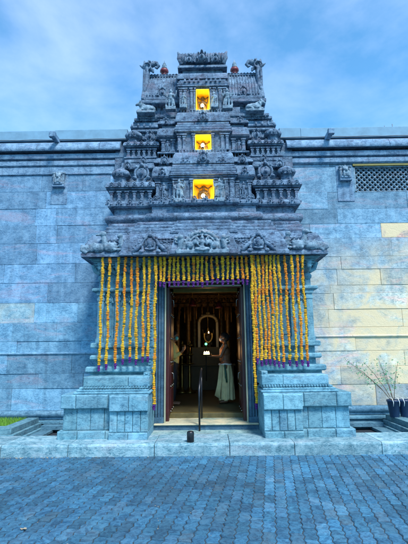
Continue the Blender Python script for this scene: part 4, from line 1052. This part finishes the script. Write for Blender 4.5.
def visitor():
    base=AT(172.8,405,9.2); base.z=.36
    T3=thing('person','person in pale yellow shirt and teal face mask behind the left door leaf','person',tuple(base))
    V=lambda f,l,z: Vector((f,-l,z)); fd=(1,-.35,0)
    b=MB(); 
    for sg in (-1,1):
        b.cap(V(0,sg*.08,.84),V(.01,sg*.085,.45),.082,.055); b.cap(V(.01,sg*.085,.45),V(-.01,sg*.085,.09),.055,.036); b.cap(V(-.03,sg*.085,.04),V(.14,sg*.09,.028),.034,.026,8)
    b.ell(V(-.01,0,.88),(.11,.15,.12),12,8); b.cap(V(0,0,.95),V(0,0,1.15),.105,.12,12); b.ell(V(0,0,1.16),(.11,.15,.14),12,8)
    b.cap(V(0,-.12,1.27),V(0,.12,1.27),.055,.055,10); b.cap(V(0,0,1.28),V(.01,0,1.39),.05,.045,10); head(b,V(.03,0,1.46),fd,.95)
    for sg in (-1,1):
        sh=V(0,sg*.17,1.26); el=V(.06,sg*.2,1.0); wr=V(.22,sg*.08,1.14)
        b.ell(sh,(.055,.055,.06),10,6); b.cap(sh,el,.045,.035,10); b.cap(el,wr,.035,.023,10); hand(b,wr,V(.5,-sg*.25,.8),V(-.5,-sg*.6,.3),20,.95,side=sg)
    b.build('body',M['skin'],T3,0,remesh=.0085,smooth_it=2)
    q=Vector((1,0,0)).rotation_difference(Vector(fd).normalized())
    b=MB(); b.ell(V(.0,0,1.51),(.10,.084,.082),14,8,q); b.ell(V(-.045,0,1.45),(.072,.082,.10),12,8,q); b.build('hair',M['hair'],T3,0,remesh=.008,smooth_it=2)
    b=MB(); b.ell(V(.088,.025,1.415),(.035,.056,.044),12,8,q); b.build('face_mask',M['teal'],T3)
    b=MB(); b.cap(V(0,0,.90),V(0,0,1.12),.135,.14,14); b.ell(V(0,0,1.16),(.13,.175,.14),14,8); b.cap(V(0,-.13,1.265),V(0,.13,1.265),.065,.065,10)
    for sg in (-1,1):
        b.cap(V(0,sg*.175,1.26),V(.055,sg*.2,1.02),.062,.055,10); b.cap(V(.055,sg*.2,1.02),V(.15,sg*.14,1.08),.052,.042,10)
    b.build('shirt',M['beige'],T3,0,remesh=.010,smooth_it=2)
    b=MB(); b.cap(V(-.01,0,.86),V(-.01,0,.93),.14,.135,12)
    for sg in (-1,1): b.cap(V(0,sg*.08,.84),V(.01,sg*.085,.45),.098,.078); b.cap(V(.01,sg*.085,.45),V(-.01,sg*.085,.12),.076,.066)
    b.build('trousers',M['darkclo'],T3,0,remesh=.011,smooth_it=2)
visitor()
# ================================================================== HANDRAIL AND POST
hb=AT(199.5,432,7.2); 
L=thing('handrail','thin black metal handrail post standing on the step before the doorway','handrail',(hb.x,7.25,.0))
b=MB(); b.tube([(0,0,.06),(0,0,.86)],.017,10); b.lathe((0,0,.0),[(.06,.14),(.06,.155),(.02,.165)],14); b.build('post',M['black'],L)
b=MB(); b.tube([(0,-.02,.50),(0,0,.86),(.015,.2,1.00),(.03,.62,1.16),(.035,.72,1.15)],[.02,.022,.022,.022,.02],10); b.tube([(.03,.62,1.15),(.03,.62,.28)],.015,8); b.build('rail',M['black'],L)
kb=AT(190.5,446,6.42)
b=MB(); b.lathe((kb.x,6.42,.17),[(.05,0),(.054,.01),(.054,.13),(.046,.15),(.03,.155)],18)
tag(b.build('bollard',M['black'],None),'short black post stub standing on the kerb in front of the door','post')
# ================================================================== GARLANDS
def garland(x,Y,z1,z0,seed,ratio,label):
    rnd=random.Random(seed); b=MB(); L=z1-z0; n=int(L/.030); bead_h=L/n
    root=Vector((x,Y,z1)); seg=9
    YEL=[(.82,.44,.012),(.90,.52,.02),(.72,.36,.01)]; ORA=[(.85,.30,.010),(.90,.36,.012),(.75,.23,.008)]
    run=0; pal=YEL
    vs=[]
    for i in range(n):
        if run<=0:
            pal=YEL if rnd.random()<ratio+.02 else ORA; run=rnd.choice([2,4,6,10,14])
        run-=1
        c=rnd.choice(pal); k=rnd.uniform(.8,1.12); c=tuple(v*k for v in c)
        if rnd.random()<.012: c=(.10,.15,.03)
        zc_=-(i+.5)*bead_h; r=rnd.uniform(.0205,.0305)*(1+.12*math.sin(i*.35+seed)); ox=.009*math.sin(i*.17+seed)+rnd.uniform(-.005,.005); oy=.005*math.cos(i*.3+seed)
        ring=[];fs=[]
        prof=((.35,.52),(.88,.36),(1.0,.0),(.85,-.36),(.35,-.52))
        for (rr,zz) in prof:
            for j in range(seg):
                a=2*math.pi*(j+.5*(i%2))/seg; q=r*rr*(1+.16*math.sin(j*2.6+i)+rnd.uniform(-.07,.07)); ring.append((ox+math.cos(a)*q,oy+math.sin(a)*q,zc_+zz*bead_h))
        for p in range(4):
            for j in range(seg):
                k2=(j+1)%seg; fs.append((p*seg+j,(p+1)*seg+j,(p+1)*seg+k2,p*seg+k2))
        fs.append(tuple(range(seg))); fs.append(tuple(4*seg+j for j in range(seg-1,-1,-1)))
        b.add(ring,fs,c,False)
    b.tube([(0,0,.03),(0,0,-L)],.003,4,col=(.5,.4,.2))
    G=thing('marigold_garland',label,'garland',tuple(root),'marigold strings hanging over the gateway')
    b.build('flower_string',M['marigold'],G)
    t=MB()
    for i in range(6):
        zz=-L-.010-i*.015; r=.020+.006*math.sin(i*1.1)
        for j in range(6):
            a=j*1.05+i*.5; q=rnd.uniform(.6,1.25); t.ell((math.cos(a)*r*.7*q,math.sin(a)*r*.7*q,zz+rnd.uniform(-.008,.008)),(.010*q,.010*q,.012),6,4,smooth=False)
    t.build('tassel',M['purple'],G)
ordn=['first','second','third','fourth','fifth','sixth','seventh','eighth','ninth','tenth','eleventh','twelfth','thirteenth','fourteenth','fifteenth','sixteenth','seventeenth','eighteenth','nineteenth','twentieth']
def tone(r): return 'mostly yellow' if r>.75 else 'mostly orange' if r<.4 else 'yellow and orange'
YG=7.13; zsof=zk0+.01
lefts=[(102.8,364,.95,.4),(109.8,363,.45,0),(118.4,362,.3,0),(125.4,358,.6,0),(132.1,356,.75,0),(137.8,358,.7,0),(144.2,356,.85,0),(149.2,356,.9,0)]
for i,(px,pe,r,_) in enumerate(lefts):
    x=AT(px,258,YG).x; garland(x,YG,zsof,Z(pe+random.uniform(-1,1),YG),100+i,r,'%s long garland from the left end, %s, before the left pier'%(ordn[i],tone(r)))
garland(XA-.868,YG-.03,zsof,Z(404,YG-.03),150,.88,'longest yellow garland beside the left door jamb, ending near the plinth')
tops=[155.9,160.2,164,169.4,174.1,178.3,183.4,188.2,193.2,197.4,202,206.9,212,217.2,222.3,227.5,232.6,237.8,242.4,246.6]
for i,px in enumerate(tops):
    r=random.choice([.95,.8,.6,.5,.35]); x=AT(px,262,YG).x
    garland(x,YG+.02,zsof,Z(281+random.uniform(-1.2,1.0)-(i>10)*1.5,YG),200+i,r,'%s short garland from the left above the door, %s'%(ordn[i],tone(r)))
garland(XA+.838,YG-.03,zsof,Z(404,YG-.03),151,.9,'longest yellow garland beside the right door jamb, ending near the plinth')
rights=[(254.0,359,.5),(258.2,361,.75),(262.3,360,.3),(266.2,360,.6),(270.3,361,.45),(274.4,362,.85),(278.8,363,.55),(284.9,361,.4),(291.4,362,.7),(297.0,361,.35),(302.3,362,.9)]
for i,(px,pe,r) in enumerate(rights):
    x=AT(px,262,YG).x; garland(x,YG,zsof,Z(pe,YG),300+i,r,'%s long garland right of the door jamb, %s, before the right pier'%(ordn[i],tone(r)))
# ================================================================== GROUND
b=MB(); b.add([(-300,-300,-.012),(300,-300,-.012),(300,300,-.012),(-300,300,-.012)],[(0,1,2,3)]); struct(b.build('ground',M['soil']))
b=MB()
PW,PL=.1125,.225; ang=R(-8.5); ca,sa=math.cos(ang),math.sin(ang)
def wig(y): 
    t=(y/(PL/2))%1.0; return .0095*(4*abs(t-.5)-1)
def paver(cx,cy,k):
    g=.0042; ch=.006; h=k*random.uniform(-.0035,.003)
    ys=[-PL/2,-PL*3/8,-PL/4,-PL/8,0,PL/8,PL/4,PL*3/8,PL/2]
    out=[]
    for y in ys: out.append((PW/2+wig(y+cy),y))
    out2=[(-PW/2+wig(y+cy),y) for y in reversed(ys)]
    outl=out+out2
    n=len(outl); vs=[]
    def xf(x,y,z): 
        X=cx+x; Yq=cy+y; return (SX+X*ca-Yq*sa, SY+X*sa+Yq*ca, z)
    def ins(x,y,m): return (x-math.copysign(m,x-wig(y+cy)) , y*(1-m*2/PL))
    for (x,y) in outl: a=ins(x,y,g); vs.append(xf(a[0],a[1],-.02))
    for (x,y) in outl: a=ins(x,y,g); vs.append(xf(a[0],a[1],-.005+h))
    for (x,y) in outl: a=ins(x,y,g+ch); vs.append(xf(a[0],a[1],h))
    fs=[]
    for i in range(n):
        j=(i+1)%n; fs.append((i,j,n+j,n+i)); fs.append((n+i,n+j,2*n+j,2*n+i))
    # top as quads
    m=len(ys)
    for i in range(m-1): fs.append((2*n+i,2*n+i+1,2*n+2*m-2-i,2*n+2*m-1-i))
    return vs,fs
seam=AT(266,457,6.3); SX,SY=seam.x,6.31
for ci in range(-72,60):
    for ri in range(-36,12):
        cx=ci*PW+PW/2; cy=ri*PL+(PL/2 if ci%2 else 0)
        if ci>=0: cy+=.05
        X=SX+cx*ca-cy*sa; Yq=SY+cx*sa+cy*ca
        if Yq>6.42 or Yq<1.2 or abs(X)>7.2: continue
        if abs(X)>1.2+Yq*.85: continue
        k=random.uniform(.72,1.22)*(1.22 if ci>=0 else 1.0)*(1+.38*noise.noise(Vector((X*.7,Yq*.9,0)))+.25*noise.noise(Vector((X*2.1,Yq*2.1,5))))
        v,f=paver(cx,cy,1); b.add(v,f,(k*random.uniform(.95,1.05),k,k*random.uniform(.97,1.03)))
pv=struct(b.build('paving',M['paver']))
b=MB(); b.add([(-40,-30,-.0085),(40,-30,-.0085),(40,6.31,-.0085),(-40,6.31,-.0085)],[(0,1,2,3)]); struct(b.build('paving_bed',M['joint']))
# kerb stones and the border course at their foot
b=MB(); x=-9.0
while x<9:
    w=random.uniform(.9,1.35); 
    k=random.uniform(.88,1.12); yo=random.uniform(-.006,.006)
    c=(k*1.0,k,k); y0=6.31+yo; h=.17+random.uniform(-.004,.004)
    b.extx(x+.004,x+w-.004,[(y0,-.02),(y0,h-.03),(y0+.008,h-.012),(y0+.028,h),(7.0,h),(7.0,-.02)],c); x+=w
struct(b.build('kerb',M['kerb'],None,.005))
b=MB(); b.box(-9,9,7.0,8.4,-.05,.012); struct(b.build('foundation_strip',M['soil']))
b=MB(); b.box(XA-.902,XA+.902,7.0,7.36,.0,.168,(1.0,1.0,.9)); struct(b.build('doorstep_paving',M['kerb'],None,.004))
# ================================================================== PLANTERS, GRASS, POTS
for sg in (-1,1):
    side='left' if sg<0 else 'right'
    xi=3.16 if sg<0 else 3.24
    Tq=thing('planting_bed','low stepped stone bed at the foot of the %s wall%s'%(side,', filled with bright grass' if sg<0 else ' holding dark blue pots'),'planting bed',(sg*4.5,7.6,0))
    b=MB()
    for (dx,z0,z1,y0) in ((0,.0,.10,6.98),(.05,.10,.18,7.02),(.11,.18,.275,7.06)):
        xa=sg*(xi+dx); b.box(xa,sg*7.5,y0,7.30,z0+.001,z1,rt(.7,1.0)); b.box(xa,sg*(xi+.32),7.301,8.18,z0+.001,z1,rt(.7,1.0))
        if z1<.2:
            pass
    keep(b.build('stone_edging',M['base'],None,.007),Tq)
    b=MB(); b.box(sg*(xi+.3),sg*7.5,7.28,8.2,.0,.22 if sg<0 else .262); keep(b.build('bed_soil',M['soil'] if sg<0 else M['base'],None),Tq)
    b=MB()   # second lower ledge in the sunken gap
    b.box(sg*(xi-.22),sg*xi-.0,7.5,8.18,.02,.07,(.6,.65,.7)); b.box(sg*(2.5),sg*(xi-.0),8.02,8.18,.07,.15,(.6,.65,.7)); keep(b.build('lower_ledge',M['base'],None,.006),Tq)
# grass
b=MB(); rnd=random.Random(5)
for i in range(9000):
    x=-rnd.uniform(3.48,6.0); y=rnd.uniform(7.32,8.16); h=rnd.uniform(.05,.11); a=rnd.uniform(0,6.28); w=.005; lx,ly=rnd.uniform(-.03,.03),rnd.uniform(-.03,.03)
    dx,dy=math.cos(a)*w,math.sin(a)*w; k=rnd.uniform(.7,1.7)
    b.add([(x-dx,y-dy,.215),(x+dx,y+dy,.215),(x+lx*.5+dx*.6,y+ly*.5+dy*.6,.215+h*.6),(x+lx,y+ly,.215+h)],[(0,1,2),(0,2,3)],(k,k,k))
stuff(b.build('grass',M['grass']))['label']='bright green grass filling the bed at the left wall'
# pots on the right bed
for k,(px,py) in enumerate(((395.5,424),(406.5,425))):
    p=AT(px,py,7.85); L=thing('plant_pot','dark blue plastic pot with pale straps, '+('holding the sapling, left of the pair' if k==0 else 'right of the pair, nearest the photo edge'),'plant pot',(p.x,7.85+.0*k,.27),'dark blue pots on the right bed')
    b=MB(); b.lathe((0,0,0),[(.075,0),(.08,.01),(.11,.27),(.122,.275),(.122,.305),(.11,.305),(.105,.25),(.02,.24)],24); b.build('pot',M['pot'],L)
    b=MB(); 
    for sx_ in (-.05,.06): b.tube([(sx_,-.098,.20),(sx_,-.118,.27),(sx_-.015,-.10,.34),(sx_-.03,.0,.345)],.006,6)
    b.build('strap',M['white'],L)
    b=MB(); b.lathe((0,0,.235),[(.104,0),(.09,.012),(.01,.02)],16); b.build('soil',M['soil'],L)
p=AT(393,410,7.85); 
L=thing('sapling','thin sparse sapling with small green leaves leaning against the right wall','plant',(p.x+.03,7.85,.5))
b=MB(); lf=MB(); rnd=random.Random(11)
for k in range(6):
    dx=-.75+.2*k+rnd.uniform(-.08,.08); hh=rnd.uniform(.55,.98); pts=[(0,0,0),(dx*.25,.06,hh*.35),(dx*.6,.14,hh*.7),(dx,.2,hh)]
    b.tube(pts,[.008,.006,.005,.003],5)
    for q in range(42):
        t=rnd.uniform(.4,1.05); cx=dx*t**1.2+rnd.uniform(-.10,.10); cy=.2*t+rnd.uniform(-.1,.08); cz=hh*t+rnd.uniform(-.08,.08); a=rnd.uniform(0,6.28); s=rnd.uniform(.008,.019)
        u=Vector((math.cos(a),rnd.uniform(-.4,.4),math.sin(a))).normalized(); w=u.cross(Vector((rnd.uniform(-.5,.5),1,rnd.uniform(-.5,.5)))).normalized()
        c=Vector((cx,cy,cz)); lf.add([c-u*s*1.4,c+w*s*.6,c+u*s*1.4,c-w*s*.6],[(0,1,2,3)],None)
b.build('stem',M['twig'],L); lf.build('foliage',M['leaf'],L)
# litter
def dry(px,py,s,label):
    t=AT(px,py,5.0); d=(Vector(t)-Vector((0,0,EYE))); kk=(EYE-.004)/-d.z; P=Vector((0,0,EYE))+d*kk
    b=MB(); n=10; vs=[(0,0,.004)]
    for j in range(n):
        a=2*math.pi*j/n; r=s*(.6+.4*abs(math.cos(a)))*(1+.15*math.sin(3*a)); vs.append((r*math.cos(a),r*.7*math.sin(a),.006+.5*s*abs(math.sin(a*1.5))**2*.6))
    b.add(vs,[(0,1+j,1+(j+1)%n) for j in range(n)]); o=b.build('dry_leaf',M['dryleaf'],None,loc=tuple(P)); s2=o.modifiers.new('t','SOLIDIFY'); s2.thickness=.002
    tag(o,label,'leaf'); return o
dry(23.2,529.7,.028,'pale dry leaf lying alone on the paving at lower left')
b=MB(); rnd=random.Random(3)
for i in range(150):
    x=rnd.choice([rnd.uniform(-3.4,-2.0),rnd.uniform(-3.4,-2.0),rnd.uniform(-3.6,3.6)]); y=6.29-abs(rnd.gauss(0,.035)); a=rnd.uniform(0,3.14); s=rnd.uniform(.004,.015)
    u=Vector((math.cos(a),math.sin(a),rnd.uniform(-.2,.3)))*s; w=Vector((-math.sin(a),math.cos(a),rnd.uniform(0,.4)))*s*.5; c=Vector((x,y,.006))
    b.add([c-u,c+w,c+u,c-w],[(0,1,2,3)],None)
for i in range(150):
    x=rnd.uniform(-3.5,3.5); y=rnd.uniform(3.4,6.5); a=rnd.uniform(0,3.14); s=rnd.uniform(.004,.010)
    u=Vector((math.cos(a),math.sin(a),0))*s; w=Vector((-math.sin(a),math.cos(a),.1))*s*.6; c=Vector((x,y,.004)); b.add([c-u,c+w,c+u,c-w],[(0,1,2,3)])
o=stuff(b.build('leaf_litter',M['dryleaf'])); o['label']='scattered dry leaf crumbs along the foot of the kerb'
# ================================================================== SKY AND LIGHT
w=bpy.data.worlds.new('World'); scene.world=w; w.use_nodes=True; nt=w.node_tree
bg=nt.nodes['Background']
sky=nn(nt,'ShaderNodeTexSky',sky_type='NISHITA'); sky.sun_disc=False
SE,SR=54,152
sky.sun_elevation=R(SE); sky.sun_rotation=R(SR); sky.air_density=1.0; sky.dust_density=.2; sky.ozone_density=6.0
tc=nn(nt,'ShaderNodeTexCoord'); mp=nn(nt,'ShaderNodeMapping'); mp.inputs['Scale'].default_value=(1.2,1.2,2.2); mp.inputs['Rotation'].default_value=(.2,.35,.9); nt.links.new(tc.outputs['Generated'],mp.inputs[0])
n1_=nn(nt,'ShaderNodeTexNoise',i_Scale=2.3,i_Detail=9,i_Roughness=.55,i_Distortion=.15); nt.links.new(mp.outputs[0],n1_.inputs['Vector'])
cf=ramp(nt,n1_.outputs[0],[(0.38,(.02,.02,.02)),(0.80,(.48,.48,.48))])
cl=mixc(nt,cf,mixc(nt,1.0,sky.outputs[0],(.66,1.22,1.24),'MULTIPLY'),(5.1,6.0,8.0))
nt.links.new(cl,bg.inputs['Color']); bg.inputs['Strength'].default_value=.12
sl=bpy.data.lights.new('sun','SUN'); sl.energy=2.4; sl.angle=R(14); sl.color=(1,.97,.93)
so=bpy.data.objects.new('sun',sl); C.objects.link(so)
az=R(SR); dv=Vector((math.sin(az)*math.cos(R(SE)),math.cos(az)*math.cos(R(SE)),math.sin(R(SE))))
so.rotation_euler=(-dv).to_track_quat('-Z','Y').to_euler()
vs_=scene.view_settings; vs_.view_transform='Standard'; vs_.look='None'; vs_.gamma=1; vs_.use_curve_mapping=False; vs_.exposure=1.12
scene.render.film_transparent=False
scene.cycles.use_denoising=True
